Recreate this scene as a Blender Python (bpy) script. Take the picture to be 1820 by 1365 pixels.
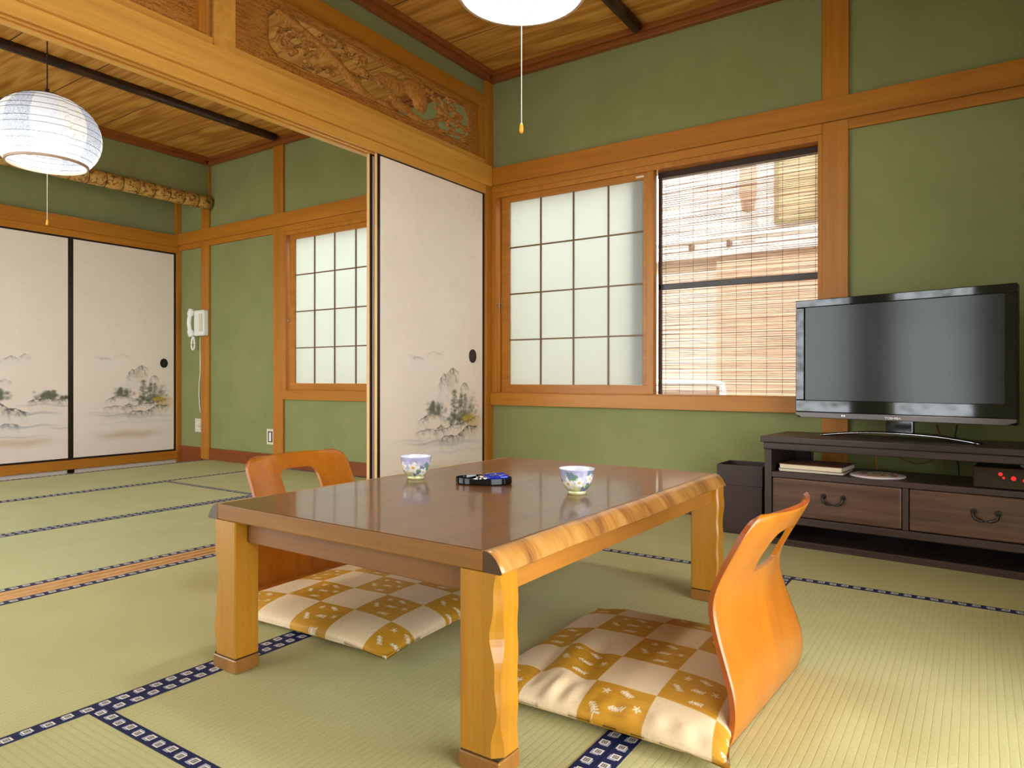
import bpy, bmesh, math, random
import numpy as np
from mathutils import Vector, Matrix

for o in list(bpy.data.objects): bpy.data.objects.remove(o)
S = bpy.context.scene
COL = S.collection
R_ = math.radians

# ------------------------------------------------------------------ camera
FPX, YAW, PITCH, ROLL = 1233.02, 0.5926, -0.0017, 0.0009
cd = bpy.data.cameras.new('camera'); cam = bpy.data.objects.new('camera', cd); COL.objects.link(cam)
fw = Vector((-math.sin(YAW)*math.cos(PITCH), math.cos(YAW)*math.cos(PITCH), math.sin(PITCH)))
rt = Vector((math.cos(YAW), math.sin(YAW), 0)); up = rt.cross(fw)
rt2 = rt*math.cos(ROLL)+up*math.sin(ROLL); up2 = up*math.cos(ROLL)-rt*math.sin(ROLL)
m3 = Matrix((rt2, up2, -fw)).transposed()
cam.matrix_world = Matrix.Translation((2.4638, -3.4343, 0.6812)) @ m3.to_4x4()
cd.sensor_fit = 'HORIZONTAL'; cd.sensor_width = 36.0; cd.lens = 36.0*FPX/1820.0
cd.shift_y = -(682.5-676.06)/1820.0
cd.clip_start = 0.02
S.camera = cam

# ------------------------------------------------------------------ world and exposure
W = bpy.data.worlds.new('sky'); S.world = W; W.use_nodes = True
bg = W.node_tree.nodes['Background']
bg.inputs[0].default_value = (0.90, 0.96, 1.0, 1); bg.inputs[1].default_value = 4.6
S.view_settings.view_transform = 'Standard'
try: S.view_settings.look = 'None'
except Exception: pass
S.view_settings.gamma = 1.0
S.view_settings.use_curve_mapping = False
S.view_settings.exposure = 1.02
S.cycles.diffuse_bounces = 7
S.cycles.max_bounces = 14
S.cycles.caustics_reflective = False
S.cycles.caustics_refractive = False
S.cycles.sample_clamp_indirect = 6.0

def portal(name, loc, rot, sx, sy):
    l = bpy.data.lights.new(name, 'AREA'); l.shape = 'RECTANGLE'; l.size = sx; l.size_y = sy
    l.cycles.is_portal = True
    o = bpy.data.objects.new(name, l); COL.objects.link(o); o.location = loc; o.rotation_euler = rot
sl = bpy.data.lights.new('sun', 'SUN'); sl.energy = 6.5; sl.angle = R_(1.5); sl.color = (1, .97, .92)
so_ = bpy.data.objects.new('sun', sl); COL.objects.link(so_); so_.location = (0, -8, 12)
so_.rotation_euler = Vector((-.10, .47, -.877)).to_track_quat('-Z', 'Y').to_euler()
portal('veranda_daylight', (2.985, -2.54, 0.92), (0, R_(90), 0), 1.86, 1.9)
portal('garden_daylight', (-1.6, -3.785, 0.96), (R_(90), 0, 0), 2.65, 1.96)
portal('garden_daylight', (.45, -3.785, 0.96), (R_(90), 0, 0), .72, 1.96)  # portal for the added opening in the main south wall
portal('alley_daylight', (-0.2, 0.75, 2.9), (0, 0, 0), 6.0, 1.2)

# ------------------------------------------------------------------ helpers: nodes
class G:
    def __init__(s, name):
        s.m = bpy.data.materials.new(name); s.m.use_nodes = True
        s.nt = s.m.node_tree; s.nt.nodes.clear()
        s.out = s.nt.nodes.new('ShaderNodeOutputMaterial')
    def n(s, t, **k):
        x = s.nt.nodes.new(t)
        for a, b in k.items(): setattr(x, a, b)
        return x
    def put(s, sock, v):
        if v is None: return
        if isinstance(v, bpy.types.NodeSocket): s.nt.links.new(v, sock)
        else:
            if isinstance(v, (tuple, list)) and len(v) == 3 and sock.type == 'RGBA': v = (*v, 1)
            sock.default_value = v
    def co(s, kind='Object'): return s.n('ShaderNodeTexCoord').outputs[kind]
    def attr(s, name): return s.n('ShaderNodeAttribute', attribute_name=name).outputs['Color']
    def rnd(s): return s.n('ShaderNodeObjectInfo').outputs['Random']
    def map(s, v, scale=(1, 1, 1), loc=(0, 0, 0), rot=(0, 0, 0)):
        x = s.n('ShaderNodeMapping'); s.put(x.inputs[0], v); x.inputs['Location'].default_value = loc
        x.inputs['Rotation'].default_value = rot; x.inputs['Scale'].default_value = scale
        return x.outputs[0]
    def noise(s, v, scale=5, detail=3, rough=.5, dist=0, w=None):
        x = s.n('ShaderNodeTexNoise')
        if w is not None: x.noise_dimensions = '4D'; s.put(x.inputs['W'], w)
        s.put(x.inputs['Vector'], v); x.inputs['Scale'].default_value = scale; x.inputs['Detail'].default_value = detail
        x.inputs['Roughness'].default_value = rough; x.inputs['Distortion'].default_value = dist
        return x.outputs['Fac']
    def math(s, op, a, b=0.0, c=0.0):
        x = s.n('ShaderNodeMath', operation=op)
        for i, v in enumerate((a, b, c)): s.put(x.inputs[i], v)
        return x.outputs[0]
    def sep(s, v):
        x = s.n('ShaderNodeSeparateXYZ'); s.put(x.inputs[0], v); return x.outputs
    def ramp(s, f, stops):
        x = s.n('ShaderNodeValToRGB'); s.put(x.inputs[0], f); e = x.color_ramp.elements
        while len(e) < len(stops): e.new(.5)
        for i, (p, c) in enumerate(stops):
            e[i].position = p; e[i].color = (*c, 1) if len(c) == 3 else c
        return x.outputs[0]
    def mix(s, f, a, b, bt='MIX'):
        x = s.n('ShaderNodeMix', data_type='RGBA', blend_type=bt)
        s.put(x.inputs[0], f); s.put(x.inputs[6], a); s.put(x.inputs[7], b)
        return x.outputs[2]
    def bump(s, h, st=.3, d=.002):
        x = s.n('ShaderNodeBump'); x.inputs['Strength'].default_value = st; x.inputs['Distance'].default_value = d
        s.put(x.inputs['Height'], h); return x.outputs[0]
    def bsdf(s, color, rough=.5, nrm=None, spec=.5, metal=0, coat=0, coatr=.1, emit=None, es=0, sheen=0):
        p = s.n('ShaderNodeBsdfPrincipled')
        s.put(p.inputs['Base Color'], color); s.put(p.inputs['Roughness'], rough); s.put(p.inputs['Normal'], nrm)
        p.inputs['Specular IOR Level'].default_value = spec; p.inputs['Metallic'].default_value = metal
        p.inputs['Coat Weight'].default_value = coat; p.inputs['Coat Roughness'].default_value = coatr
        p.inputs['Sheen Weight'].default_value = sheen
        if emit is not None: s.put(p.inputs['Emission Color'], emit); p.inputs['Emission Strength'].default_value = es
        return p.outputs[0]
    def done(s, sh): s.nt.links.new(sh, s.out.inputs[0]); return s.m

def plain(name, c, rough=.5, **k):
    g = G(name); n = g.noise(g.co(), 60, 3)
    col = g.mix(n, tuple(x*.88 for x in c), tuple(min(1, x*1.1) for x in c))
    return g.done(g.bsdf(col, rough, **k))
AX = {'x': (1.1, 24, 24), 'y': (24, 1.1, 24), 'z': (24, 24, 1.1)}
def wood(name, dark, light, axis='x', rough=.42, spec=.45, coat=0, grain=1.0, mid=.5, bumps=.15, coatr=.12):
    g = G(name); v = g.co(); r = g.rnd()
    a = tuple(x*grain for x in AX[axis])
    n1 = g.noise(g.map(v, a), 1.0, 5, .55, .6, w=g.math('MULTIPLY', r, 13))
    n2 = g.noise(g.map(v, tuple(x*5 for x in a)), 1.0, 3, .6, w=r)
    n3 = g.noise(v, 1.7, 2, w=r)
    f = g.math('ADD', g.math('MULTIPLY', n1, .62), g.math('MULTIPLY', n2, .22))
    f = g.math('ADD', f, g.math('MULTIPLY', n3, .16))
    f = g.math('ADD', f, g.math('MULTIPLY', g.math('SUBTRACT', r, .5), .05))
    col = g.ramp(f, [(.30, dark), (mid, tuple((p+q)/2 for p, q in zip(dark, light))), (.70, light)])
    return g.done(g.bsdf(col, rough, g.bump(n2, bumps, .0012), spec, coat=coat, coatr=coatr))

M = {}
HD, HL = (.33, .105, .006), (.53, .205, .018)          # warm cedar posts and rails
for a in 'xyz': M['cedar_'+a] = wood('cedar_'+a, HD, HL, a)
LD, LL = (.52, .225, .030), (.76, .39, .075)
M['lintel'] = wood('lintel_cedar', LD, LL, 'y', rough=.36)
M['lintel_x'] = wood('lintel_cedar_x', LD, LL, 'x', rough=.36)
M['crown'] = wood('crown_cedar', (.20, .05, .008), (.34, .10, .018), 'x')
M['base'] = wood('baseboard_wood', (.17, .035, .006), (.28, .07, .012), 'x')
M['door_edge'] = wood('door_edge_wood', (.50, .27, .09), (.72, .42, .17), 'z')
M['black'] = plain('black_lacquer', (.012, .007, .005), .28)
M['dark_red'] = plain('dark_lacquer', (.03, .012, .008), .3)

def m_plaster():
    g = G('green_plaster'); v = g.co()
    n = g.noise(v, 2.2, 4, .6); f = g.noise(v, 260, 2, .6); sp = g.noise(v, 34, 4, .75)
    col = g.ramp(g.math('ADD', g.math('MULTIPLY', n, .6), g.math('MULTIPLY', f, .4)), [(.3, (.205, .215, .082)), (.7, (.280, .286, .118))])
    col = g.mix(g.ramp(sp, [(.66, (0, 0, 0)), (.74, (.5, .5, .5))]), col, (.155, .165, .065))
    return g.done(g.bsdf(col, .93, g.bump(f, .35, .002), .15))
M['plaster'] = m_plaster()
def m_ceiling():
    g = G('cedar_ceiling_board'); v = g.co(); r = g.math('MULTIPLY', g.rnd(), 40)
    big = g.noise(g.map(v, (.32, 3.4, 1)), 1.0, 3, .5, .25, w=r)
    ring = g.math('SINE', g.math('MULTIPLY', big, 80))
    fine = g.noise(g.map(v, (2, 70, 1)), 1.0, 4, .6, w=r)
    f = g.math('ADD', g.math('MULTIPLY', ring, .16), fine)
    col = g.ramp(f, [(.26, (.37, .135, .015)), (.52, (.54, .24, .04)), (.78, (.68, .35, .085))])
    return g.done(g.bsdf(col, .5, g.bump(f, .1, .001), .35))
M['ceil'] = m_ceiling()
def m_tatami(axis, far=False):
    g = G('tatami_rush_'+axis); v = g.co(); x, y, z = g.sep(v)
    u, w = (y, x) if axis == 'x' else (x, y)       # u across the ribs, w along
    t = g.math('PINGPONG', u, .0077); rib = g.math('DIVIDE', t, .0077)
    groove = g.ramp(rib, [(0, (0, 0, 0)), (.18, (.8, .8, .8)), (1, (1, 1, 1))])
    sc = (60, 900, 1) if axis == 'y' else (900, 60, 1)
    rush = g.noise(g.map(v, (140, 620, 1) if axis == 'y' else (620, 140, 1)), 1.0, 2, .7)
    patch = g.noise(v, 2.4, 3, .6)
    r = g.rnd()
    f = g.math('ADD', g.math('MULTIPLY', rush, .75), g.math('MULTIPLY', patch, .35))
    col = g.ramp(f, [(.28, (.385, .355, .155)), (.55, (.53, .50, .24)), (.82, (.65, .62, .33))] if not far else [(.28, (.36, .37, .175)), (.55, (.51, .52, .27)), (.82, (.63, .64, .36))])
    col = g.mix(g.math('MULTIPLY', g.math('SUBTRACT', 1.0, groove), .30), col, (.26, .25, .085))
    col = g.mix(g.math('MULTIPLY', r, .2), col, (.50, .53, .24))
    h = g.math('ADD', g.math('MULTIPLY', groove, .7), g.math('MULTIPLY', rush, .5))
    return g.done(g.bsdf(col, .62, g.bump(h, .4, .0012), .28))
M['tatami_x'], M['tatami_y'] = m_tatami('x'), m_tatami('y')
M['tatami_x2'], M['tatami_y2'] = m_tatami('x', True), m_tatami('y', True)  # far-room mats: the greener daylight there is put into their colour
def m_heri():
    g = G('navy_brocade_band'); u, v, _ = g.sep(g.co('UV'))      # u along (m), v across 0..1
    P = .036
    k = g.math('DIVIDE', u, P); i = g.math('FLOOR', k); fr = g.math('MULTIPLY', g.math('SUBTRACT', g.math('SUBTRACT', k, i), .5), P)
    sg = g.math('SUBTRACT', g.math('MULTIPLY', g.math('MODULO', i, 2.0), 2.0), 1.0)       # -1 / +1
    sg = g.math('SIGN', g.math('ADD', sg, .01))
    d0 = g.math('MULTIPLY', g.math('SUBTRACT', v, .5), .034)
    def box(du, dv):
        return g.math('MAXIMUM', g.math('ABSOLUTE', g.math('SUBTRACT', fr, du)), g.math('ABSOLUTE', g.math('SUBTRACT', d0, dv)))
    a = box(.0012, g.math('MULTIPLY', sg, .0026)); b = box(-.0030, g.math('MULTIPLY', sg, -.0012))
    def band(x, lo, hi): return g.math('MULTIPLY', g.math('GREATER_THAN', x, lo), g.math('LESS_THAN', x, hi))
    nz = g.noise(g.co('UV'), 300, 2)
    navy = g.mix(nz, (.004, .007, .035), (.012, .022, .10))
    c = g.mix(band(b, .0058, .0084), navy, (.42, .42, .55))
    c = g.mix(g.math('LESS_THAN', a, .0092), c, navy)
    c = g.mix(band(a, .0056, .0090), c, (.75, .72, .66))
    c = g.mix(g.math('LESS_THAN', a, .0056), c, (.12, .11, .12))
    c = g.mix(band(a, .0018, .0036), c, (.45, .42, .36))
    return g.done(g.bsdf(c, .6, None, .3))
M['heri'] = m_heri()
def m_attr(name, rough, spec=.3, bump=None, coat=0, sheen=0):
    g = G(name); c = g.attr('paint'); n = None
    if bump: n = g.bump(g.noise(g.map(g.co(), bump[1]), bump[0], 3, .6), bump[2], .0015)
    return g.done(g.bsdf(c, rough, n, spec, coat=coat, sheen=sheen))
M['paper'] = m_attr('painted_door_paper', .85, .15, (1.0, (60, 60, 500), .15))
M['cushion'] = m_attr('brocade_cushion_cloth', .6, .3, (900, (1, 1, 1), .2))
M['cup'] = m_attr('glazed_porcelain', .12, .6, coat=.6)
M['mat_round'] = m_attr('woven_colour_mat', .8, .2)

def m_table(name, axis, dark, light, rough, coat):
    return wood(name, dark, light, axis, rough=rough, coat=coat, grain=.9, bumps=.05, coatr=.085)
M['tabletop'] = m_table('lacquered_tabletop', 'y', (.085, .030, .004), (.200, .080, .013), .36, .5)
M['table_front'] = m_table('tabletop_end_wood', 'x', (.16, .055, .005), (.35, .14, .015), .6, 0)
M['leg'] = wood('table_leg_wood', (.30, .115, .006), (.54, .235, .013), 'z', rough=.30, coat=.35)
M['foot'] = wood('table_foot_wood', (.20, .075, .012), (.34, .14, .022), 'z', rough=.33, coat=.3)
M['apron_x'] = wood('apron_wood_x', (.16, .05, .007), (.29, .105, .013), 'x', rough=.5)
M['apron_y'] = wood('apron_wood_y', (.28, .10, .014), (.44, .18, .025), 'y', rough=.34, coat=.2)
def m_live():
    g = G('live_edge_wood'); v = g.co()
    n = g.noise(g.map(v, (3, 13, 5)), 1.0, 4, .6, .8); f = g.noise(g.map(v, (20, 160, 20)), 1.0, 3, .7)
    c = g.ramp(g.math('ADD', g.math('MULTIPLY', n, .75), g.math('MULTIPLY', f, .25)),
               [(.30, (.10, .035, .015)), (.42, (.30, .12, .028)), (.55, (.46, .21, .045)), (.72, (.58, .32, .10))])
    return g.done(g.bsdf(c, .3, g.bump(f, .3, .002), .5, coat=.5))
M['live'] = m_live()
M['live_end'] = plain('live_edge_end_grain', (.07, .028, .010), .4)
M['muntin'] = wood('muntin_wood', (.12, .05, .012), (.20, .09, .022), 'z')
M['chair'] = wood('bentwood_veneer', (.35, .095, .004), (.50, .165, .008), 'z', rough=.3, coat=.35, bumps=.04)
M['chair_edge'] = wood('bentwood_edge', (.28, .055, .006), (.42, .10, .012), 'z', rough=.4, coat=.15)
M['espresso_x'] = wood('espresso_wood_x', (.018, .009, .007), (.072, .040, .032), 'x', rough=.36)
M['espresso_z'] = wood('espresso_wood_z', (.018, .009, .007), (.064, .036, .030), 'z', rough=.36)
M['drawer'] = wood('drawer_front_wood', (.026, .010, .006), (.165, .080, .046), 'x', rough=.36, coat=.15, grain=1.5)
M['iron'] = plain('blackened_iron', (.05, .045, .045), .3, metal=.8)
M['gloss_black'] = plain('gloss_black_plastic', (.006, .006, .007), .05, spec=.6)
M['screen'] = plain('screen_glass', (.012, .011, .011), .14, spec=.35)
M['tv_strip'] = plain('tv_lower_strip', (.085, .066, .06), .22, metal=.4)
M['silver'] = plain('silver_metal', (.62, .62, .64), .18, metal=1)
M['white_print'] = plain('pale_lettering', (.75, .74, .73), .4)
M['white_plastic'] = plain('white_plastic', (.80, .79, .75), .32)
M['ivory'] = plain('ivory_plastic', (.68, .60, .42), .4)
M['blue'] = plain('blue_plastic', (.015, .03, .36), .12, spec=.6)
M['cord'] = plain('pale_cord', (.78, .70, .60), .6)
M['amber'] = plain('amber_pull_knob', (.75, .33, .03), .25)
M['leather'] = plain('brown_leatherette', (.035, .014, .012), .42)
M['orange_cable'] = plain('orange_cable', (.5, .14, .03), .5)
M['dark_cable'] = plain('dark_cable', (.02, .018, .018), .5)
M['pages'] = plain('page_paper', (.72, .6, .42), .8)
M['cover'] = plain('brown_woven_cover', (.16, .05, .022), .6)
M['ring_wood'] = plain('lamp_ring_wood', (.42, .28, .19), .5)
M['smoked'] = plain('smoked_plastic', (.02, .008, .008), .12)
M['reed_thread'] = plain('blind_thread', (.05, .04, .035), .8)
M['bulb'] = None
def m_rod():
    g = G('dark_bamboo_rod'); n = g.noise(g.map(g.co(), (30, 8, 30)), 1, 4, .7)
    return g.done(g.bsdf(g.ramp(n, [(.4, (.018, .007, .005)), (.62, (.06, .022, .014)), (.75, (.25, .13, .07))]), .3))
M['rod'] = m_rod()
def m_bamboo():
    g = G('mottled_bamboo'); v = g.co(); n = g.noise(g.map(v, (40, 34, 40)), 1.0, 5, .7, .5)
    return g.done(g.bsdf(g.ramp(n, [(.47, (.58, .34, .085)), (.53, (.46, .22, .045)), (.585, (.13, .05, .012))]), .35, None, .5, coat=.2))
M['bamboo'] = m_bamboo()
def m_ranma():
    g = G('carved_transom_wood'); v = g.co(); n = g.noise(g.map(v, (6, 4, 14)), 1.0, 4, .65, .4)
    ring = g.math('SINE', g.math('MULTIPLY', n, 120)); f = g.noise(g.map(v, (10, 12, 150)), 1.0, 3, .6)
    c = g.ramp(g.math('ADD', g.math('MULTIPLY', ring, .13), f), [(.24, (.22, .065, .008)), (.5, (.40, .15, .020)), (.76, (.52, .225, .04))])
    return g.done(g.bsdf(c, .5, g.bump(f, .3, .002), .35))
M['ranma'] = m_ranma()
def m_carve():
    g = G('carved_relief_wood'); v = g.co(); f = g.noise(v, 70, 4, .7)
    c = g.ramp(f, [(.3, (.30, .105, .014)), (.5, (.46, .185, .03)), (.7, (.60, .28, .06))])
    return g.done(g.bsdf(c, .55, g.bump(f, .6, .003), .3))
M['carve'] = m_carve()
def m_frost():
    g = G('frosted_pane'); v = g.co(); n = g.noise(v, 3, 2)
    t = g.n('ShaderNodeBsdfTranslucent'); g.put(t.inputs[0], g.mix(n, (.58, .62, .585), (.63, .66, .62)))
    d = g.n('ShaderNodeBsdfDiffuse'); g.put(d.inputs[0], (.78, .78, .72))
    x = g.n('ShaderNodeMixShader'); x.inputs[0].default_value = .35
    g.nt.links.new(t.outputs[0], x.inputs[1]); g.nt.links.new(d.outputs[0], x.inputs[2])
    return g.done(x.outputs[0])
M['frost'] = m_frost()
def m_reed():
    g = G('split_reed'); v = g.co(); n = g.noise(g.map(v, (5, 1, 260)), 1.0, 3, .7); f = g.noise(g.map(v, (9, 1, 40)), 1.0, 3, .6)
    c = g.ramp(g.math('ADD', g.math('MULTIPLY', n, .6), g.math('MULTIPLY', f, .4)), [(.3, (.34, .19, .12)), (.5, (.60, .45, .35)), (.7, (.78, .66, .56))])
    t = g.n('ShaderNodeBsdfTranslucent'); g.put(t.inputs[0], c)
    d = g.n('ShaderNodeBsdfDiffuse'); g.put(d.inputs[0], c)
    x = g.n('ShaderNodeMixShader'); x.inputs[0].default_value = .45
    g.nt.links.new(t.outputs[0], x.inputs[1]); g.nt.links.new(d.outputs[0], x.inputs[2])
    return g.done(x.outputs[0])
M['reed'] = m_reed()
def m_shade():
    g = G('washi_lamp_paper'); v = g.co(); x, y, z = g.sep(v)
    a = g.math('DIVIDE', g.math('ARCTAN2', y, x), 2*math.pi/12)
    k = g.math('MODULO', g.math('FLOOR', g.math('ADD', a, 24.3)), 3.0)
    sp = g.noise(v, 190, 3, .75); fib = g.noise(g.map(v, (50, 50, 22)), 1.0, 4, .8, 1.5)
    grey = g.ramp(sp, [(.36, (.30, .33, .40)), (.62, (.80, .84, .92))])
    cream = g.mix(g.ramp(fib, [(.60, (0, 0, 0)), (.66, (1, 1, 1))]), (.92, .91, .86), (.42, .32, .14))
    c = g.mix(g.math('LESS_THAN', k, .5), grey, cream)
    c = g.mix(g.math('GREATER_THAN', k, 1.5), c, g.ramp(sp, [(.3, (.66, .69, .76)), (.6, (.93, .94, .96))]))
    t = g.n('ShaderNodeBsdfTranslucent'); g.put(t.inputs[0], c)
    d = g.n('ShaderNodeBsdfDiffuse'); g.put(d.inputs[0], c)
    m = g.n('ShaderNodeMixShader'); m.inputs[0].default_value = .55
    g.nt.links.new(t.outputs[0], m.inputs[1]); g.nt.links.new(d.outputs[0], m.inputs[2])
    return g.done(m.outputs[0])
M['shade'] = m_shade()
g = G('lamp_tube_glow'); M['bulb'] = g.done(g.bsdf((1, 1, 1), .5, emit=(.97, .98, 1), es=3))
g = G('red_display_glow'); M['redglow'] = g.done(g.bsdf((.1, 0, 0), .5, emit=(1, .01, .01), es=.4))

# ------------------------------------------------------------------ helpers: meshes
class B:
    """collects faces; build() links them as one mesh object"""
    def __init__(s): s.v = []; s.f = []; s.mi = []
    def box(s, x0, x1, y0, y1, z0, z1, mi=0):
        x0, x1 = min(x0, x1), max(x0, x1); y0, y1 = min(y0, y1), max(y0, y1); z0, z1 = min(z0, z1), max(z0, z1)
        n = len(s.v)
        s.v += [(x0, y0, z0), (x1, y0, z0), (x1, y1, z0), (x0, y1, z0), (x0, y0, z1), (x1, y0, z1), (x1, y1, z1), (x0, y1, z1)]
        s.f += [[n+i for i in q] for q in ((0, 3, 2, 1), (4, 5, 6, 7), (0, 1, 5, 4), (1, 2, 6, 5), (2, 3, 7, 6), (3, 0, 4, 7))]
        s.mi += [mi]*6; return s
    def grid(s, P, wrap_u=False, wrap_v=False, flip=False, mi=0):
        P = np.asarray(P, float); nu, nv = P.shape[:2]; n = len(s.v)
        s.v += [tuple(p) for p in P.reshape(-1, 3)]
        for i in range(nu if wrap_u else nu-1):
            for j in range(nv if wrap_v else nv-1):
                a, b = i, (i+1) % nu; c, d = j, (j+1) % nv
                q = [n+a*nv+c, n+b*nv+c, n+b*nv+d, n+a*nv+d]
                s.f.append(q[::-1] if flip else q); s.mi.append(mi)
        return s
    def lathe(s, prof, seg=32, c=(0, 0, 0), mi=0):
        P = [[(c[0]+r*math.cos(2*math.pi*k/seg), c[1]+r*math.sin(2*math.pi*k/seg), c[2]+z) for k in range(seg)] for r, z in prof]
        return s.grid(P, wrap_v=True, flip=True, mi=mi)
    def tube(s, pts, r, seg=8, cap=True, mi=0):
        pts = [Vector(p) for p in pts]; n = len(pts); rs = r if isinstance(r, (list, tuple)) else [r]*n
        rings = []; ref = None
        for i, p in enumerate(pts):
            t = (pts[min(i+1, n-1)]-pts[max(i-1, 0)]).normalized()
            if ref is None: ref = Vector((0, 0, 1)) if abs(t.z) < .9 else Vector((1, 0, 0))
            a = t.cross(ref).normalized(); b = t.cross(a).normalized(); ref = -b if False else ref
            rings.append([tuple(p+a*rs[i]*math.cos(2*math.pi*k/seg)+b*rs[i]*math.sin(2*math.pi*k/seg)) for k in range(seg)])
        n0 = len(s.v); s.grid(rings, wrap_v=True, mi=mi)
        if cap:
            s.f.append([n0+k for k in range(seg)]); s.mi.append(mi)
            s.f.append([n0+(n-1)*seg+k for k in range(seg)][::-1]); s.mi.append(mi)
        return s
    def prism(s, poly, z0, z1, axis='z', mi=0):
        """extrude a polygon; axis z: (x,y), x: (y,z), y: (x,z)"""
        def P(a, b, h): return {'z': (a, b, h), 'x': (h, a, b), 'y': (a, h, b)}[axis]
        n = len(s.v); k = len(poly)
        s.v += [P(a, b, z0) for a, b in poly]+[P(a, b, z1) for a, b in poly]
        s.f.append([n+i for i in range(k)][::-1]); s.f.append([n+k+i for i in range(k)]); s.mi += [mi, mi]
        for i in range(k): s.f.append([n+i, n+(i+1) % k, n+k+(i+1) % k, n+k+i]); s.mi.append(mi)
        return s
    def build(s, name, mat, parent=None, kind=None, bevel=0, smooth=False, loc=None, fixn=True, **props):
        me = bpy.data.meshes.new(name); me.from_pydata(s.v, [], s.f)
        for m in (mat if isinstance(mat, (list, tuple)) else [mat]): me.materials.append(m)
        if any(s.mi): me.polygons.foreach_set('material_index', s.mi)
        if fixn:
            bm = bmesh.new(); bm.from_mesh(me); bmesh.ops.recalc_face_normals(bm, faces=bm.faces); bm.to_mesh(me); bm.free()
        if smooth: me.polygons.foreach_set('use_smooth', [True]*len(me.polygons))
        me.update()
        o = bpy.data.objects.new(name, me); COL.objects.link(o)
        if parent: o.parent = parent
        if loc: o.location = loc
        if bevel:
            b = o.modifiers.new('bevel', 'BEVEL'); b.width = bevel; b.segments = 2; b.limit_method = 'ANGLE'; b.angle_limit = R_(40)
        if kind: o['kind'] = kind
        for k, v in props.items(): o[k] = v
        return o
def box(*a): return B().box(*a)
def tag(o, label, cat, group=None, kind=None):
    o['label'] = label; o['category'] = cat
    if group: o['group'] = group
    if kind: o['kind'] = kind
    return o
def empty(name, loc=(0, 0, 0), rz=0):
    o = bpy.data.objects.new(name, None); COL.objects.link(o); o.location = loc; o.rotation_euler = (0, 0, rz)
    o.empty_display_size = .05; return o
def copy_tree(o, parent=None):
    c = o.copy(); COL.objects.link(c); c.parent = parent
    for ch in list(o.children): copy_tree(ch, c)
    return c
_tn = [0]
def trim(bx, mat, label, cat='trim', bevel=.002):
    _tn[0] += 1
    o = bx.build('trim_%d' % _tn[0], mat, None, 'structure', bevel=bevel)
    return tag(o, label, cat)
def paint(o, cols):
    """per-vertex print colours (linear)"""
    a = o.data.color_attributes.new('paint', 'FLOAT_COLOR', 'POINT')
    c = np.ones((len(o.data.vertices), 4), np.float32); c[:, :3] = np.asarray(cols, np.float32).reshape(-1, 3)
    a.data.foreach_set('color', c.ravel())
rng = np.random.default_rng(7)
def vnoise(x, y, seed=0):
    """cheap smooth value noise on arrays"""
    r = np.random.default_rng(seed).random((64, 64)); xi = np.floor(x).astype(int); yi = np.floor(y).astype(int)
    fx, fy = x-xi, y-yi; fx = fx*fx*(3-2*fx); fy = fy*fy*(3-2*fy)
    g = lambda a, b: r[a % 64, b % 64]
    return (g(xi, yi)*(1-fx)+g(xi+1, yi)*fx)*(1-fy)+(g(xi, yi+1)*(1-fx)+g(xi+1, yi+1)*fx)*fy
def fbm(x, y, seed=0, o=4):
    t = 0; a = .5
    for k in range(o): t = t+a*vnoise(x*2**k, y*2**k, seed+k); a *= .5
    return t

YB = -3.66; XR = 2.86; ZC = 2.54
# ================================================================== STRUCTURE
# ---- floors with tatami mats
fl = box(-.006, XR, YB, .02, -.08, -.032).build('floor', M['espresso_x'], None, 'structure'); tag(fl, 'tatami floor of the room with the low table', 'floor')
fl2 = box(-2.95, -.118, YB, .02, -.08, -.032).build('floor', M['espresso_x'], None, 'structure'); tag(fl2, 'tatami floor of the adjoining room behind the lintel', 'floor')
def mat_(parent, x0, x1, y0, y1, axis, bands, sfx=''):
    g_ = .0008
    m = box(x0+g_, x1-g_, y0+g_, y1-g_, -.03, 0).build('tatami_mat', M['tatami_'+axis+sfx], parent)
    for b in bands:
        w = .034
        if axis == 'y': r = (x0+g_, x0+w, y0+g_, y1-g_) if b == 'lo' else (x1-w, x1-g_, y0+g_, y1-g_)
        else: r = (x0+g_, x1-g_, y0+g_, y0+w) if b == 'lo' else (x0+g_, x1-g_, y1-w, y1-g_)
        bb = B().box(r[0], r[1], r[2], r[3], 0.0, .0016); o = bb.build('edge_band', M['heri'], m, fixn=False)
        uv = o.data.uv_layers.new(name='UVMap')
        for li, l in enumerate(o.data.loops):
            p = o.data.vertices[l.vertex_index].co
            a, c = (p.y-r[2], (p.x-r[0])/(r[1]-r[0])) if axis == 'y' else (p.x-r[0], (p.y-r[2])/(r[3]-r[2]))
            uv.data[li].uv = (a, c)
    return m
for a in ((-.006, .9635, -1.83, 0, 'y'), (-.006, .9635, YB, -1.83, 'y'), (.9635, XR, -.945, 0, 'x'), (.9635, 1.903, -2.712, -.945, 'y'),
          (1.903, XR, -2.712, -.945, 'y'), (.9635, XR, YB, -2.712, 'x')): mat_(fl, *a, ('lo', 'hi'))
for a in ((-2.02, -.118, -.91, 0, 'x'), (-1.05, -.118, -2.74, -.91, 'y'), (-2.02, -1.05, -2.74, -.91, 'y'), (-2.95, -2.02, -1.83, 0, 'y'),
          (-2.95, -2.02, YB, -1.83, 'y'), (-2.02, -.118, YB, -2.74, 'x')): mat_(fl2, *a, ('lo', 'hi'), '2')
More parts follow.
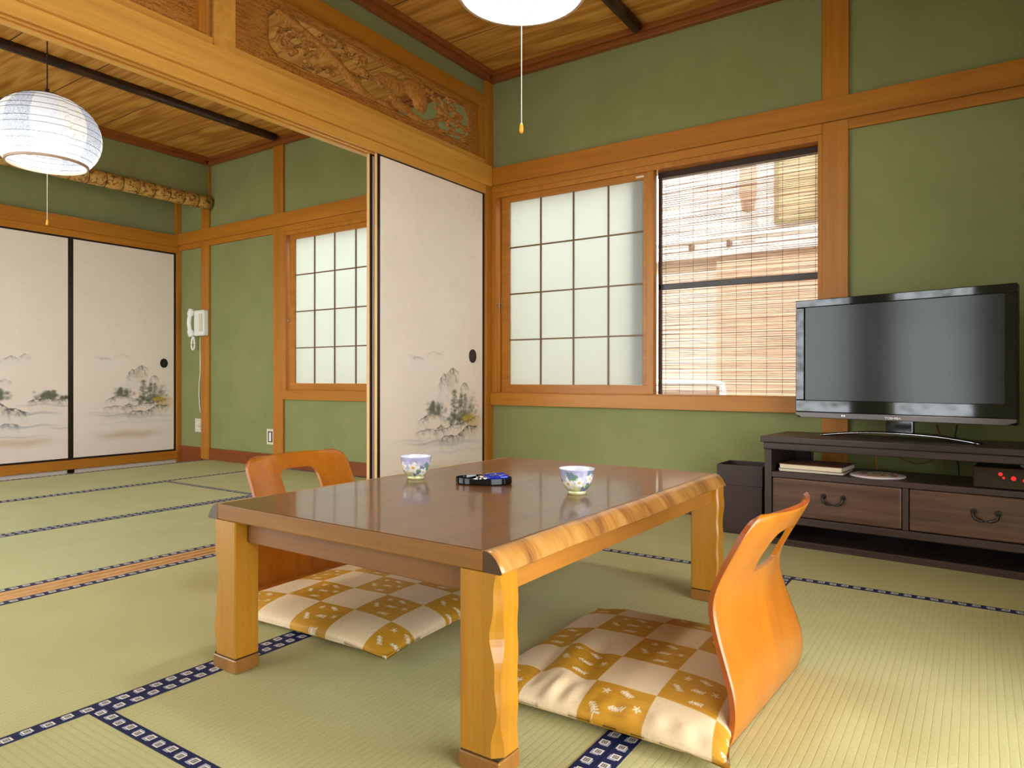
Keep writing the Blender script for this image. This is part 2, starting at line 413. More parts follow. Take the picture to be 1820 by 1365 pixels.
# sill between the rooms, two grooves
b = B()
prof = [(-.117, -.03), (-.007, -.03), (-.007, .001), (-.030, .001), (-.030, -.004), (-.050, -.004), (-.050, .001), (-.072, .001), (-.072, -.004), (-.092, -.004), (-.092, .001), (-.117, .001)]
b.prism([(x, z) for x, z in prof], YB, -.06, 'y')
trim(b, M['door_edge'], 'pale grooved wooden floor sill between the two tatami rooms', 'sill', 0)
o = box(-3.41, -2.952, YB, .02, -.14, -.10).build('floor', M['espresso_x'], None, 'structure'); tag(o, 'dark boarded floor of the closet recess in the far room', 'floor')
trim(box(-2.966, -2.951, YB, .0, -.10, .0), M['base'], 'dark edge board of the tatami before the closet recess')

# ---- plaster walls
def wall(name, bx, label): return tag(bx.build(name, M['plaster'], None, 'structure'), label, 'wall')
b = B(); b.box(0, XR, .02, .12, -.08, .545); b.box(0, XR, .02, .12, 1.815, 2.60); b.box(1.87, XR, .02, .12, .545, 1.815)
wall('wall_north', b, 'green plaster wall around the window beside the television')
b = B(); b.box(-3.46, -.0, .02, .12, -.14, .545); b.box(-3.46, -.0, .02, .12, 1.815, 2.60); b.box(-3.46, -1.976, .02, .12, .545, 1.815)
wall('wall_northwest', b, 'green plaster wall with the telephone in the far room')
wall('wall_west', box(-3.52, -3.435, YB, .02, -.14, 2.6), 'green plaster wall behind the closet doors')
wall('wall_hanging', box(-2.985, -2.953, YB, .02, 2.20, 2.6), 'green hanging wall above the bamboo rail')
wall('wall_partition', box(-.085, -.02, YB, -.0, 2.392, 2.6), 'green plaster strip above the carved transom')
b = B(); b.box(2.88, 2.98, -1.6, .12, -.08, 2.6); b.box(2.88, 2.98, -3.48, -1.6, 1.85, 2.6); b.box(2.88, 2.98, YB-.1, -3.48, -.08, 2.6)
wall('wall_east', b, 'green plaster wall with the wide veranda opening')
b = B(); b.box(-.118, .1, YB-.12, YB-.02, -.08, 2.6); b.box(.1, .8, YB-.12, YB-.02, 1.95, 2.6); b.box(.8, 2.98, YB-.12, YB-.02, -.08, 2.6)  # opening at the left end is added to brighten the left floor
wall('wall_south', b, 'green plaster wall opposite the window, with an opening added for light')
b = B(); b.box(-3.52, -2.92, YB-.12, YB-.02, -.14, 2.6); b.box(-2.92, -.28, YB-.12, YB-.02, 1.95, 2.6); b.box(-.28, -.118, YB-.12, YB-.02, -.08, 2.6)
wall('wall_southwest', b, 'far room wall with the garden opening')

o = box(2.98, 4.30, YB-1.4, .2, 2.02, 2.12).build('roof', M['cedar_y'], None, 'structure'); tag(o, 'added unseen wooden eave that dims the sky light on the veranda side', 'eave')  # unseen eave, added and set low to cut sky light on the floor
o = box(-4.6, 2.98, YB-1.3, YB-.12, 2.25, 2.35).build('roof', M['cedar_x'], None, 'structure'); tag(o, 'added unseen wooden eave that blocks the sun on the garden side', 'eave')  # unseen eave, added to keep direct sun from entering the rooms
o = box(-4.6, 2.98, YB-.12, .12, 2.62, 2.72).build('roof', M['dark_red'], None, 'structure'); tag(o, 'dark roof deck above both rooms', 'roof')
# ---- ceilings: boards are parts
def ceiling(x0, x1, label):
    c = box(x0-.1, x1+.1, YB-.1, .12, ZC+.03, ZC+.07).build('ceiling', M['espresso_x'], None, 'structure'); tag(c, label, 'ceiling')
    ys = [.02, -.4385, -.895, -1.362, -1.81, -2.267, -2.724, -3.18, YB-.02]
    for i in range(8):
        box(x0, x1, ys[i+1]+.0035, ys[i]-.0035, ZC, ZC+.012).build('ceiling_board', M['ceil'], c, bevel=.0015)
        if i: box(x0, x1, ys[i]-.0034, ys[i]+.0034, ZC+.001, ZC+.01).build('seam_shade_strip', M['dark_red'], c)  # dark strip in each gap stands in for the boards' shadow line
    return c
ceiling(-.02, XR+.02, 'cedar board ceiling above the low table')
ceiling(-2.953, -.085, 'cedar board ceiling of the far room')
trim(box(-3.435, -2.985, YB, .02, 2.4, 2.43), M['cedar_y'], 'plain board over the closet recess')
# crown rails
def crown(x0, x1, y0, y1, side, label):
    b = B()
    for d, z0, z1 in ((.036, 2.482, 2.512), (.056, 2.512, ZC)):
        if side == 'n': b.box(x0, x1, y1-d, y1, z0, z1)
        elif side == 's': b.box(x0, x1, y0, y0+d, z0, z1)
        elif side == 'w': b.box(x0, x0+d, y0, y1, z0, z1)
        else: b.box(x1-d, x1, y0, y1, z0, z1)
    return trim(b, M['crown'], label, 'crown rail')
crown(-.02, XR, YB, .02, 'n', 'dark ceiling rail above the main window')
crown(-.02, XR, YB, -.037, 'w', 'dark ceiling rail above the carved transom')
crown(-.02, XR+.02, YB, -.037, 'e', 'dark ceiling rail over the veranda opening')
crown(.04, XR-.04, YB-.02, .02, 's', 'dark ceiling rail of the wall opposite the window')
crown(-2.953, -.085, YB, .02, 'n', 'dark ceiling rail above the telephone wall')
crown(-2.953, -.085, YB, -.037, 'w', 'dark ceiling rail over the bamboo rail')
crown(-2.953, -.085, YB, -.037, 'e', 'dark ceiling rail on the far side of the transom')
for x, l in ((.978, 'dark bamboo ceiling rod beside the paper lamp over the table'), (1.92, 'dark bamboo ceiling rod nearer the veranda'),
             (-1.985, 'dark bamboo ceiling rod behind the far paper lamp'), (-1.0, 'dark bamboo ceiling rod just beyond the lintel')):
    b = B(); b.tube([(x, -.062 - .3*i*1.18, 2.522) for i in range(11)], [.031 + (.0012 if i % 2 else 0) for i in range(11)], 14)
    o = trim(b, M['rod'], l, 'ceiling rod', 0)
    for p in o.data.polygons: p.use_smooth = len(p.vertices) == 4

# ---- posts, rails
trim(box(1.864, 1.974, 0, .019, 0, 2.482), M['cedar_z'], 'wooden post between the bamboo blind and the television')
trim(box(-.112, 0, -.0554, .019, 0, 2.482), M['cedar_z'], 'wooden corner post beside the sliding paper door')
trim(box(-2.086, -1.9705, 0, .019, 0, 2.482), M['cedar_z'], 'wooden post beside the far room window')
trim(box(-3.056, -2.941, 0, .019, 0, 2.482), M['cedar_z'], 'wooden post carrying the white telephone')
trim(box(-3.434, -3.385, -.02, .019, -.1, 2.4), M['cedar_z'], 'thin post at the corner of the closet recess')
trim(box(-.0, XR, -.02, -.0005, 1.853, 1.956), M['cedar_x'], 'long horizontal rail above the main window')
trim(box(.0, 1.8635, 0, .0195, 1.809, 1.956), M['cedar_x'], 'window head board under the main rail')
trim(box(1.9745, XR, 0, .0195, 1.809, 1.956), M['cedar_x'], 'short head board above the television')
trim(box(-3.384, -.113, -.02, -.0005, 1.853, 1.953), M['cedar_x'], 'horizontal rail across the telephone wall')
trim(box(-1.970, -.113, 0, .0195, 1.809, 1.953), M['cedar_x'], 'window head board in the far room')
trim(box(-2.9405, -2.0865, 0, .0195, 1.809, 1.953), M['cedar_x'], 'short head board beside the telephone')
trim(box(-3.384, -3.0565, 0, .0195, 1.809, 1.953), M['cedar_x'], 'narrow head board in the recess corner')
for x0, x1, l in ((-1.970, -.113, 'dark baseboard under the far room window'), (-2.9405, -2.0865, 'dark baseboard between the two far posts'), (-3.384, -3.0565, 'dark baseboard in the recess corner'),
                  (.0005, 1.8635, 'dark baseboard under the main window'), (1.9745, XR, 'dark baseboard behind the television stand')):
    o = box(x0, x1, -.0, .0195, -.1 if x1 < -3 else 0, .095).build('baseboard_north', M['base'], None, 'structure', bevel=.002); tag(o, l, 'baseboard')
# partition lintel with two grooves underneath, then the long rail on its face
prof = [(-.1, 1.848), (-.001, 1.848), (-.001, 1.800), (-.012, 1.800), (-.012, 1.812), (-.032, 1.812), (-.032, 1.800), (-.046, 1.800), (-.046, 1.812), (-.066, 1.812), (-.066, 1.800), (-.1, 1.800)]
trim(B().prism(prof, YB, -.0558, 'y'), M['lintel'], 'grooved sliding door head rail of the partition', 'lintel', .001)
trim(box(.0, .018, YB, -.0215, 1.848, 1.968), M['lintel'], 'broad pale lintel board under the carved transom', 'lintel')
trim(box(-.1, -.0, YB, -.0558, 1.8485, 1.975), M['lintel'], 'transom sill beam between the rooms', 'lintel')
trim(box(-.075, -.004, YB, -.0558, 2.315, 2.390), M['cedar_y'], 'top rail of the carved transom')
trim(box(-.06, -.012, YB, -.0558, 1.9755, 2.010), M['lintel'], 'bottom rail of the carved transom')
trim(box(-.06, -.006, -.098, -.0558, 2.0105, 2.3145), M['cedar_z'], 'end stile of the carved transom by the corner')
trim(box(-.07, -.0, -1.845, -1.752, 1.9755, 2.3145), M['lintel_x'], 'short strut between the two carved transoms')
trim(box(-.06, -.006, -1.905, -1.872, 2.0105, 2.3145), M['cedar_z'], 'edge stile of the nearer transom')
# recess closet rails
trim(box(-3.434, -3.385, YB, -.0205, 1.785, 1.836), M['cedar_y'], 'closet door head rail in the recess')
trim(box(-3.434, -3.370, YB, -.0205, 1.836, 1.937), M['cedar_y'], 'broad rail above the closet doors')
trim(box(-3.434, -3.378, YB, -.0205, -.022, .05), M['cedar_y'], 'wooden sill under the closet doors')
# bamboo rail under the hanging wall
b = B(); ring = []
y = -.0; pts = []; rad = []
for k in range(31):
    yy = -.004-k*.1215
    pts += [(-2.935, yy, 2.163), (-2.935, yy-.055, 2.163), (-2.935, yy-.11, 2.163), (-2.935, yy-.116, 2.163)]
    rad += [.0555, .0565, .0555, .0525]
n_ = [i for i, p in enumerate(pts) if p[1] > YB]
b.tube([pts[i] for i in n_], [rad[i] for i in n_], 20)
o = trim(b, M['bamboo'], 'mottled jointed bamboo rail under the hanging wall', 'bamboo rail', 0)
for p in o.data.polygons: p.use_smooth = len(p.vertices) == 4
for k in range(1, 31):
    yy = -.004-k*.1215+.003
    if yy < YB+.03: break
    b = B(); b.lathe([(.0530, -.0022), (.0575, -.001), (.0575, .001), (.0530, .0022)], 20)
    r = b.build('node_ring', M['dark_red'], o); r.rotation_euler = (R_(90), 0, 0); r.location = (-2.935, yy, 2.163)

# ---- carved transoms (pierced relief)
def transom(name, y0, y1, z0, z1, seed, label):
    root = empty(name, (-.033, 0, 0))
    st = .0036; ny, nz = int((y1-y0)/st), int((z1-z0)/st)
    Y, Z = np.meshgrid(np.linspace(y0, y1, ny), np.linspace(z0, z1, nz), indexing='ij')
    L = y1-y0; u = (Y-y0)/L; h = z1-z0; w = (Z-z0)/h
    # octagonal opening
    oy0, oy1, oz0, oz1, c = y0+.18, y1-.085, z0+.048, z1-.035, .055
    dx = np.minimum(Y-oy0, oy1-Y); dz = np.minimum(Z-oz0, oz1-Z); inn = np.minimum(np.minimum(dx, dz), (dx+dz-c)*.7)
    board = inn < 0
    groove = np.exp(-((inn+.006)/.003)**2)
    # relief: branches + needle clumps + rocks
    r = np.random.default_rng(seed); H = np.full(Y.shape, -1.0)
    def seg(p, q, w0, w1, hh):
        nonlocal H
        p = np.array(p); q = np.array(q); d = q-p; t = np.clip(((Y-p[0])*d[0]+(Z-p[1])*d[1])/(d@d), 0, 1)
        e = np.hypot(Y-p[0]-t*d[0], Z-p[1]-t*d[1])/(w0+(w1-w0)*t)
        H = np.maximum(H, np.where(e < 1, hh*np.sqrt(np.clip(1-e*e, 0, 1)), -1))
    def clump(cy, cz, R, hh):
        nonlocal H
        R = R*.95
        for k in range(int(6+R*110)):
            a = r.random()*6.28; rr = R*math.sqrt(r.random()); py, pz = cy+rr*math.cos(a)*1.35, cz+rr*math.sin(a)*.62
            s_ = .009+.008*r.random(); d = np.hypot((Y-py)/1.25, Z-pz)
            ang = np.arctan2(Z-pz, Y-py); e = d/s_*(1+.14*np.cos(ang*9+k))
            H = np.maximum(H, np.where(e < 1, hh*(.55+.45*r.random())*np.sqrt(np.clip(1-e*e, 0, 1))+.002*np.cos(ang*14), -1))
    def P(a, b_): return (oy0+a*(oy1-oy0), oz0+b_*(oz1-oz0))
    # pine trunk leaning down through the panel, boughs, distant peak and rocks
    tr = [P(.02, .92), P(.12, .80), P(.22, .62), P(.30, .40), P(.38, .12), P(.43, .0)]
    for i in range(5): seg(tr[i], tr[i+1], .016+.004*i, .020+.004*i, .020)
    for p, q in (((.12, .8), (.03, .55)), ((.2, .66), (.06, .30)), ((.22, .62), (.38, .80)), ((.3, .42), (.16, .12)), ((.31, .4), (.47, .52)), ((.2, .66), (.30, .88))): seg(P(*p), P(*q), .008, .005, .014)
    for a, b_, R in ((.05, .52, .035), (.07, .30, .04), (.16, .40, .035), (.13, .62, .045), (.17, .14, .04), (.24, .26, .035), (.30, .84, .035), (.38, .78, .04), (.22, .82, .03), (.46, .50, .04), (.40, .56, .035), (.10, .82, .03), (.27, .56, .03), (.36, .32, .03)):
        clump(*P(a, b_), R, .021)
    # rocks and peak
    for cy, cz, sy, sz, hh in ((.545, .66, .085, .20, .012), (.66, .76, .055, .26, .019), (.695, .56, .045, .30, .022), (.60, .20, .06, .13, .018), (.67, .10, .05, .10, .017), (.50, .08, .05, .09, .015)):
        q = np.hypot((u*0+(Y-oy0)/(oy1-oy0)-cy)/sy, ((Z-oz0)/(oz1-oz0)-cz)/sz)*(1+.25*(fbm(Y*26, Z*26, seed+3)-.45))
        H = np.maximum(H, np.where(q < 1, hh*np.sqrt(np.clip(1-q*q, 0, 1))+.005*(fbm(Y*60, Z*22, seed+5)-.4), -1))
    for p, q in (((.70, .02), (.86, .48)), ((.80, .30), (.95, .62)), ((.78, .02), (.97, .20)), ((.86, .48), (.80, .86)), ((.86, .48), (.94, .40))): seg(P(*p), P(*q), .013, .007, .018)
    for a, b_, R in ((.80, .78, .04), (.87, .70, .04), (.93, .64, .035), (.96, .38, .035), (.84, .34, .04), (.90, .20, .04), (.97, .12, .03), (.78, .10, .035), (.88, .92, .03), (.82, .55, .035), (.74, .84, .03), (.55, .34, .03)):
        clump(*P(a, b_), R, .021)
    H = H + np.where(H > 0, .004*(fbm(Y*90, Z*90, seed+9)-.45), 0)
    X = np.where(board, .004-.006*groove, np.where(H > -.5, -.018+1.5*np.clip(H, -.002, 1), 0))
    keep = board | (H > -.5)
    # faces: kept where the four corners are wood
    idx = np.arange(ny*nz).reshape(ny, nz)
    k4 = keep[:-1, :-1] & keep[1:, :-1] & keep[1:, 1:] & keep[:-1, 1:]
    b4 = board[:-1, :-1] & board[1:, :-1] & board[1:, 1:] & board[:-1, 1:]
    for nm, sel, mt in (('board', b4, M['ranma']), ('carving', k4 & ~b4, M['carve'])):
        a, b2 = np.nonzero(sel)
        F = np.stack([idx[a, b2], idx[a+1, b2], idx[a+1, b2+1], idx[a, b2+1]], 1)
        used, inv = np.unique(F, return_inverse=True)
        V = np.stack([X.ravel()[used], Y.ravel()[used], Z.ravel()[used]], 1)
        me = bpy.data.meshes.new(nm); me.from_pydata(V.tolist(), [], inv.reshape(F.shape).tolist()); me.materials.append(mt)
        me.polygons.foreach_set('use_smooth', [True]*len(me.polygons)); me.update()
        o = bpy.data.objects.new(nm, me); COL.objects.link(o); o.parent = root
        s_ = o.modifiers.new('thick', 'SOLIDIFY'); s_.thickness = .014; s_.offset = -1
    return tag(root, label, 'carved transom')
transom('carved_transom', -1.752, -.098, 2.010, 2.315, 3, 'pierced transom carved with pines and rocks, reaching the room corner')
t2 = box(-.042, -.026, YB, -1.905, 2.010, 2.315).build('transom_board', M['ranma']); tag(t2, 'plain end of the second transom at the top edge of the picture', 'transom')

# ---- windows
def window(name, x0, x1, label, mirror=False):
    """x0 = left end of the opening, x1 = right end; sash on the left half"""
    root = empty(name, (x0, 0, 0)); L = x1-x0; root['kind'] = 'structure'; tag(root, label, 'window')
    b = B(); b.box(0, .034, .001, .115, .597, 1.808); b.box(L-.018, L, .001, .115, .597, 1.808); b.box(.034, L-.018, .001, .115, 1.779, 1.808)
    b.box(.034, L-.018, .012, .115, .585, .602)
    b.build('frame', M['cedar_z'], root, bevel=.0015)
    box(.0, L, -.012, .115, .5245, .597).build('sill', M['cedar_x'], root, bevel=.002)
    box(1.003, 1.043, .006, .05, .602, 1.779).build('mullion', M['cedar_z'], root, bevel=.0015)
    box(.034, .060, .05, .1, .602, 1.779).build('jamb', M['cedar_z'], root)
    def sash(xa, xb, yc, tone):
        s = B(); s.box(xa, xb, yc-.014, yc+.014, .602, .650); s.box(xa, xb, yc-.014, yc+.014, 1.744, 1.779)
        s.box(xa, xa+.054, yc-.014, yc+.014, .650, 1.744); s.box(xb-.022, xb, yc-.014, yc+.014, .650, 1.744)
        so = s.build('sash', M['cedar_x'], root, bevel=.0015)
        xs = [xa+.054, .339, .556, .774, xb-.022]; zs = [.650, .916, 1.191, 1.469, 1.744]
        for x in xs[1:4]: box(x-.004, x+.004, yc-.010, yc-.002, .650, 1.744).build('muntin', M['muntin'], so)
        for z in zs[1:4]: box(xs[0], xs[4], yc-.0105, yc-.003, z-.004, z+.004).build('muntin', M['muntin'], so)
        for i in range(4):
            for j in range(4): box(xs[i]+.001, xs[i+1]-.001, yc, yc+.003, zs[j]+.001, zs[j+1]-.001).build('pane', M['frost'], so)
        return so
    s1 = sash(.067, 1.003, .028, 0)
    lk = B(); lk.box(.0655, .0675, .010, .034, 1.10, 1.165); lk.tube([(.058, .012, 1.14), (.056, .002, 1.135), (.057, -.002, 1.115)], .005, 8)
    lk.build('latch', M['silver'], root)
    return root
w1 = window('window_1', 0, 1.864, 'sliding frosted lattice window with a bamboo blind in its open half')
w2 = window('window_2', -1.970, -.113, 'sliding frosted lattice window of the far room')
# second sash of the far window fills its other half
b = B(); b.box(1.043, 1.839, .050, .054, .602, 1.779); o = b.build('outer_pane', M['frost'], w2)
sp = box(.94, .985, .0125, .0138, 1.755, 1.765).build('maker_sticker', M['ivory'], w1)

o = box(.905, 1.0, .048, .066, .602, 1.779).build('outer_stile', M['silver'], w1)
# dark outer window rail seen through the open half
o = box(1.043, 1.846, .072, .092, 1.156, 1.186).build('outer_rail', M['dark_red'], w1, bevel=.002)
o = box(1.043, 1.060, .072, .092, .602, 1.779).build('outer_stile', M['dark_red'], w1, bevel=.002)
o = box(1.043, 1.846, .066, .096, 1.748, 1.779).build('outer_head', M['dark_red'], w1, bevel=.002)

# ---- sliding paper doors (painted)
PW = np.array((.895, .765, .65))
def landscape(Y, Z, kind):
    """ink wash print; Y is metres from the door's right edge (negative), Z height above the door sill"""
    C = np.ones(Y.shape+(3,))*PW
    fibre = (fbm(Y*30, Z*420, 11, 2)-.37)*.07+(fbm(Y*5, Z*4, 4, 3)-.45)*.08
    C *= (1+fibre)[..., None]
    def ink(a, col): 
        nonlocal C
        a = np.clip(a*1.12, 0, .95)[..., None]; C = C*(1-a)+np.array(col)*a
    def ridge(pts, depth, st, col=(.16, .14, .12), line=.6, rough=.008, seed=1, lw=.0028):
        p = np.array(pts); h = np.interp(Y, p[:, 0], p[:, 1])+(fbm(Y*38, Y*0+seed, seed, 3)-.45)*rough*2
        edge = np.clip((Y-p[0, 0])/.03, 0, 1)*np.clip((p[-1, 0]-Y)/.03, 0, 1)
        d = h-Z; tex = np.clip(3.2*fbm(Y*75+Z*25, Z*45, seed+2, 4)-.85, .1, 1.6)
        ink(np.where(d > 0, st*1.15*np.exp(-d/(depth*1.25))*tex, 0)*edge, col)
        for q in (1, 2):      # inner contour strokes
            h2 = h-depth*.55*q-(fbm(Y*30, Y*0+seed+q, seed+q, 3)-.45)*.03
            ink(line*.45*np.exp(-((h2-Z)/(lw*1.2))**2)*edge*np.clip(4*fbm(Y*22, Y*0+q, seed+9+q, 2)-1.5, 0, 1), (.12, .10, .09))
        ink(line*np.exp(-(d/lw)**2)*edge*(.5+fbm(Y*40, Z*40, seed+6, 2)), (.07, .06, .055))
    def wash(cy, cz, sy, sz, st, col): ink(st*np.exp(-((Y-cy)/sy)**2-((Z-cz)/sz)**2), col)
    def streak(cy, cz, sy, sz, st, col=(.30, .29, .30)): ink(st*np.exp(-np.abs((Y-cy)/sy)**3-((Z-cz-.006*np.sin(Y*25))/sz)**2)*(.6+.7*fbm(Y*12, Z*160, 8, 2)), col)
    def foliage(cy, cz, sy, sz, n, seed, col=(.12, .12, .085), st=.7, dot=.008):
        r = np.random.default_rng(seed)
        for k in range(n):
            py, pz = cy+sy*r.normal(), cz+sz*r.normal(); s_ = dot*(.5+r.random())
            ink(st*(.35+.65*r.random())*np.exp(-((Y-py)/(s_*1.4))**2-((Z-pz)/s_)**2), np.array(col)*(.7+.8*r.random()))
    def pine(cy, zb, h, seed, st=.75, wd=.026):
        ink(st*.7*np.exp(-((Y-cy-.004*np.sin((Z-zb)*60))/.0032)**2)*((Z > zb) & (Z < zb+h)), (.12, .10, .07))
        r = np.random.default_rng(seed)
        for k in range(7):
            f = k/6.; pz = zb+h*(.22+.78*f); ww = wd*(1.1-.65*f)
            for sg in (-1, 1):
                for j in range(5):
                    py = cy+sg*ww*(j+.6*r.random())/5; zz = pz-.010*(j/4.)+.003*r.normal()
                    if r.random() < .25: continue
                    py += .004*r.normal(); zz += .004*r.normal(); q_ = .7+.7*r.random()
                    ink(st*(.3+.55*r.random())*np.exp(-((Y-py)/(.0095*q_))**2-((Z-zz)/(.0062*q_))**2), np.array((.16, .16, .11))*(.7+.7*r.random()))
    white = (.80, .76, .73)
    if kind == 'trees':
        streak(-.62, .80, .05, .006, .25); ridge([(-.66, .785), (-.60, .803), (-.53, .785)], .008, .35, line=.2, rough=.003)
        ridge([(-.53, .815), (-.46, .83), (-.38, .815)], .008, .2, line=.1, rough=.003)
        wash(-.56, .75, .12, .04, .35, white); wash(-.42, .58, .09, .05, .4, white)
        ridge([(-.44, .605), (-.41, .68), (-.38, .71), (-.36, .70), (-.335, .728), (-.30, .74), (-.27, .732), (-.235, .71)], .05, .62, (.20, .18, .12), .5, .010, 21)
        wash(-.30, .66, .04, .035, .25, (.45, .42, .17))
        ink(.55*np.exp(-((Y+.355)/.005)**2)*((Z > .60) & (Z < .70)), white)
        ridge([(-.25, .60), (-.225, .635), (-.20, .66), (-.175, .655), (-.14, .62)], .03, .55, (.22, .19, .15), .4, .006, 27)
        ridge([(-.60, .445), (-.55, .475), (-.50, .487), (-.46, .50), (-.42, .485), (-.36, .465), (-.33, .455)], .022, .55, line=.6, seed=31)
        foliage(-.46, .515, .035, .016, 46, 5); pine(-.475, .495, .06, 3, .6, .014); pine(-.425, .495, .045, 6, .5, .012)
        wash(-.36, .46, .04, .012, .6, white)
        pine(-.285, .44, .175, 11, .9, .036); pine(-.225, .44, .15, 12, .85, .032); pine(-.185, .46, .13, 14, .6, .024)
        foliage(-.24, .455, .05, .018, 90, 15, dot=.009); foliage(-.14, .49, .025, .035, 60, 16, (.20, .19, .11), .4); foliage(-.11, .52, .02, .03, 30, 17, (.25, .23, .15), .3)
        wash(-.09, .42, .07, .05, .55, (.66, .43, .13)); wash(-.13, .455, .04, .015, .5, (.62, .40, .06))
        foliage(-.15, .45, .035, .012, 30, 19, (.50, .34, .03), .6)
        ridge([(-.62, .395), (-.5, .41), (-.44, .40), (-.36, .405), (-.30, .42), (-.24, .428), (-.16, .44), (-.10, .455), (-.06, .462)], .018, .5, line=.6, seed=33)
        ridge([(-.46, .39), (-.43, .415), (-.405, .425), (-.38, .41), (-.36, .395)], .02, .75, line=.7, seed=35)
        ridge([(-.42, .33), (-.37, .362), (-.31, .362), (-.26, .355), (-.21, .385), (-.16, .41), (-.10, .405), (-.06, .41)], .028, .72, line=.8, seed=37)
        streak(-.45, .335, .22, .008, .5); streak(-.30, .315, .25, .010, .45, (.36, .36, .42)); streak(-.30, .27, .3, .007, .3, (.42, .42, .46)); streak(-.62, .355, .12, .005, .3)
        wash(-.35, .29, .25, .03, .35, white); wash(-.3, .245, .3, .02, .3, white)
        streak(-.40, .17, .24, .030, .62, (.56, .38, .18))
    else:
        for a, b_, c_, h_, s_ in ((-.46, -.34, -.40, .80, .5), (-.36, -.26, -.31, .815, .45), (-.60, -.45, -.53, .79, .6)):
            ridge([(a, h_-.03), (c_, h_), (b_, h_-.03)], .014, s_, (.24, .25, .26), .4, .004, int(-a*100))
        wash(-.42, .74, .15, .03, .35, white)
        ridge([(-.50, .60), (-.44, .63), (-.38, .60)], .014, .4, (.25, .25, .25), .3, .004, 51); ridge([(-.66, .59), (-.56, .65), (-.47, .60)], .02, .5, (.25, .25, .25), .3, .004, 52)
        ridge([(-.30, .455), (-.24, .475), (-.16, .482), (-.10, .48), (-.02, .462)], .022, .7, line=.6, seed=55)
        foliage(-.165, .50, .045, .013, 85, 56); foliage(-.04, .485, .02, .007, 24, 57); pine(-.15, .485, .05, 58, .6, .014); pine(-.12, .485, .055, 59, .6, .014)
        ridge([(-.75, .50), (-.60, .49), (-.50, .47), (-.42, .42), (-.34, .395), (-.28, .375)], .03, .85, (.10, .10, .11), .9, .010, 61)
        foliage(-.50, .50, .045, .022, 90, 62, (.11, .13, .09)); pine(-.47, .47, .085, 63, .6, .02); pine(-.54, .48, .10, 64, .7, .02)
        streak(-.25, .37, .16, .009, .55, (.25, .25, .27)); streak(-.20, .435, .16, .006, .4); streak(-.04, .425, .10, .005, .4)
        ridge([(-.48, .285), (-.44, .305), (-.38, .295), (-.33, .28)], .018, .7, (.18, .20, .24), .6, .004, 66); streak(-.30, .275, .2, .008, .5, (.30, .31, .35)); streak(-.06, .255, .12, .005, .4)
        wash(-.3, .33, .25, .025, .45, white); wash(-.4, .23, .25, .02, .4, white); streak(-.42, .20, .2, .006, .5, (.40, .40, .42))
        streak(-.38, .155, .26, .032, .6, (.60, .42, .20))
    return np.clip(C, 0, 1)
def fusuma(name, ya, yb, xf, z0, z1, kind, label, handle_y, thick=.022, facing=1, lite=False):
    """door in the plane x = xf, from ya to yb; painted face toward +x"""
    root = empty(name, (xf, yb, z0)); root['kind'] = 'structure'; tag(root, label, 'sliding door')
    Wd, Hh = yb-ya, z1-z0
    if lite: box(-thick+.003, -.001, -Wd+.018, -.018, .014, Hh-.014).build('panel', M['paper_plain'], root)
    else:
        zs = np.concatenate([np.linspace(.014, .10, 6)[:-1], np.linspace(.10, .88, 290 if xf > -1 else 200), np.linspace(.88, Hh-.014, 40)[1:]]); ys = np.linspace(-Wd+.018, -.018, 300 if xf > -1 else 220)
        Yg, Zg = np.meshgrid(ys, zs, indexing='ij')
        P = np.stack([np.full(Yg.shape, -.001), Yg, Zg], -1)
        n = len(zs); me_b = B()
        idx = np.arange(Yg.size).reshape(Yg.shape)
        F = np.stack([idx[:-1, :-1], idx[1:, :-1], idx[1:, 1:], idx[:-1, 1:]], -1).reshape(-1, 4)
        me = bpy.data.meshes.new('panel'); me.from_pydata(P.reshape(-1, 3).tolist(), [], F.tolist()); me.materials.append(M['paper']); me.update()
        o = bpy.data.objects.new('panel', me); COL.objects.link(o); o.parent = root
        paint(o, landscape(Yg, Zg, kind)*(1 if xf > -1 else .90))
        box(-thick+.003, -.0015, -Wd+.018, -.018, .014, Hh-.014).build('panel_core', M['paper_plain'], root)
    for nm, q in (('stile', (-Wd, -Wd+.018, 0, Hh)), ('stile', (-.018, 0, 0, Hh)), ('rail', (-Wd+.018, -.018, 0, .014)), ('rail', (-Wd+.018, -.018, Hh-.014, Hh))):
        # lacquered face on a plain wooden core
        b = B(); b.box(-.003, 0, q[0], q[1], q[2], q[3], 0); b.box(-thick, -.003, q[0], q[1], q[2], q[3], 1)
        b.build(nm, [M['black'], M['door_edge'] if nm == 'stile' else M['black']], root)
    if handle_y is not None:
        b = B(); b.lathe([(.012, .0015), (.026, .001), (.032, .004), (.034, .003), (.034, -.001)], 28)
        h = b.build('finger_pull', M['iron'], root, smooth=True); h.rotation_euler = (0, R_(90), 0); h.location = (.0, handle_y-yb, .817-z0)
        h.scale = (1.18, 1, 1)
        b = B(); b.lathe([(.0001, .0012), (.0125, .0012)], 20); c = b.build('pull_dish', M['dark_red'], h)
    return root
g = G('plain_door_paper'); M['paper_plain'] = g.done(g.bsdf(g.mix(g.noise(g.map(g.co(), (60, 60, 400)), 1, 2), (.66, .56, .45), (.76, .66, .55)), .85, None, .15))
fusuma('door_1', -.951, -.0558, -.013, .001, 1.808, 'trees', 'cream sliding paper door painted with an ink landscape, in the partition', -.172)
fusuma('door_2', -.970, -.0558, -.047, .001, 1.808, 'trees', 'second sliding paper door stacked behind the painted partition door', None, lite=True)
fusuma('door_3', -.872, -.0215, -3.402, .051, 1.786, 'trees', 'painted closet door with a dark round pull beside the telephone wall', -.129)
fusuma('door_4', -1.745, -.862, -3.408-.0, .051, 1.786, 'isles', 'painted closet door showing misty isles, cut by the picture edge', None) if False else None
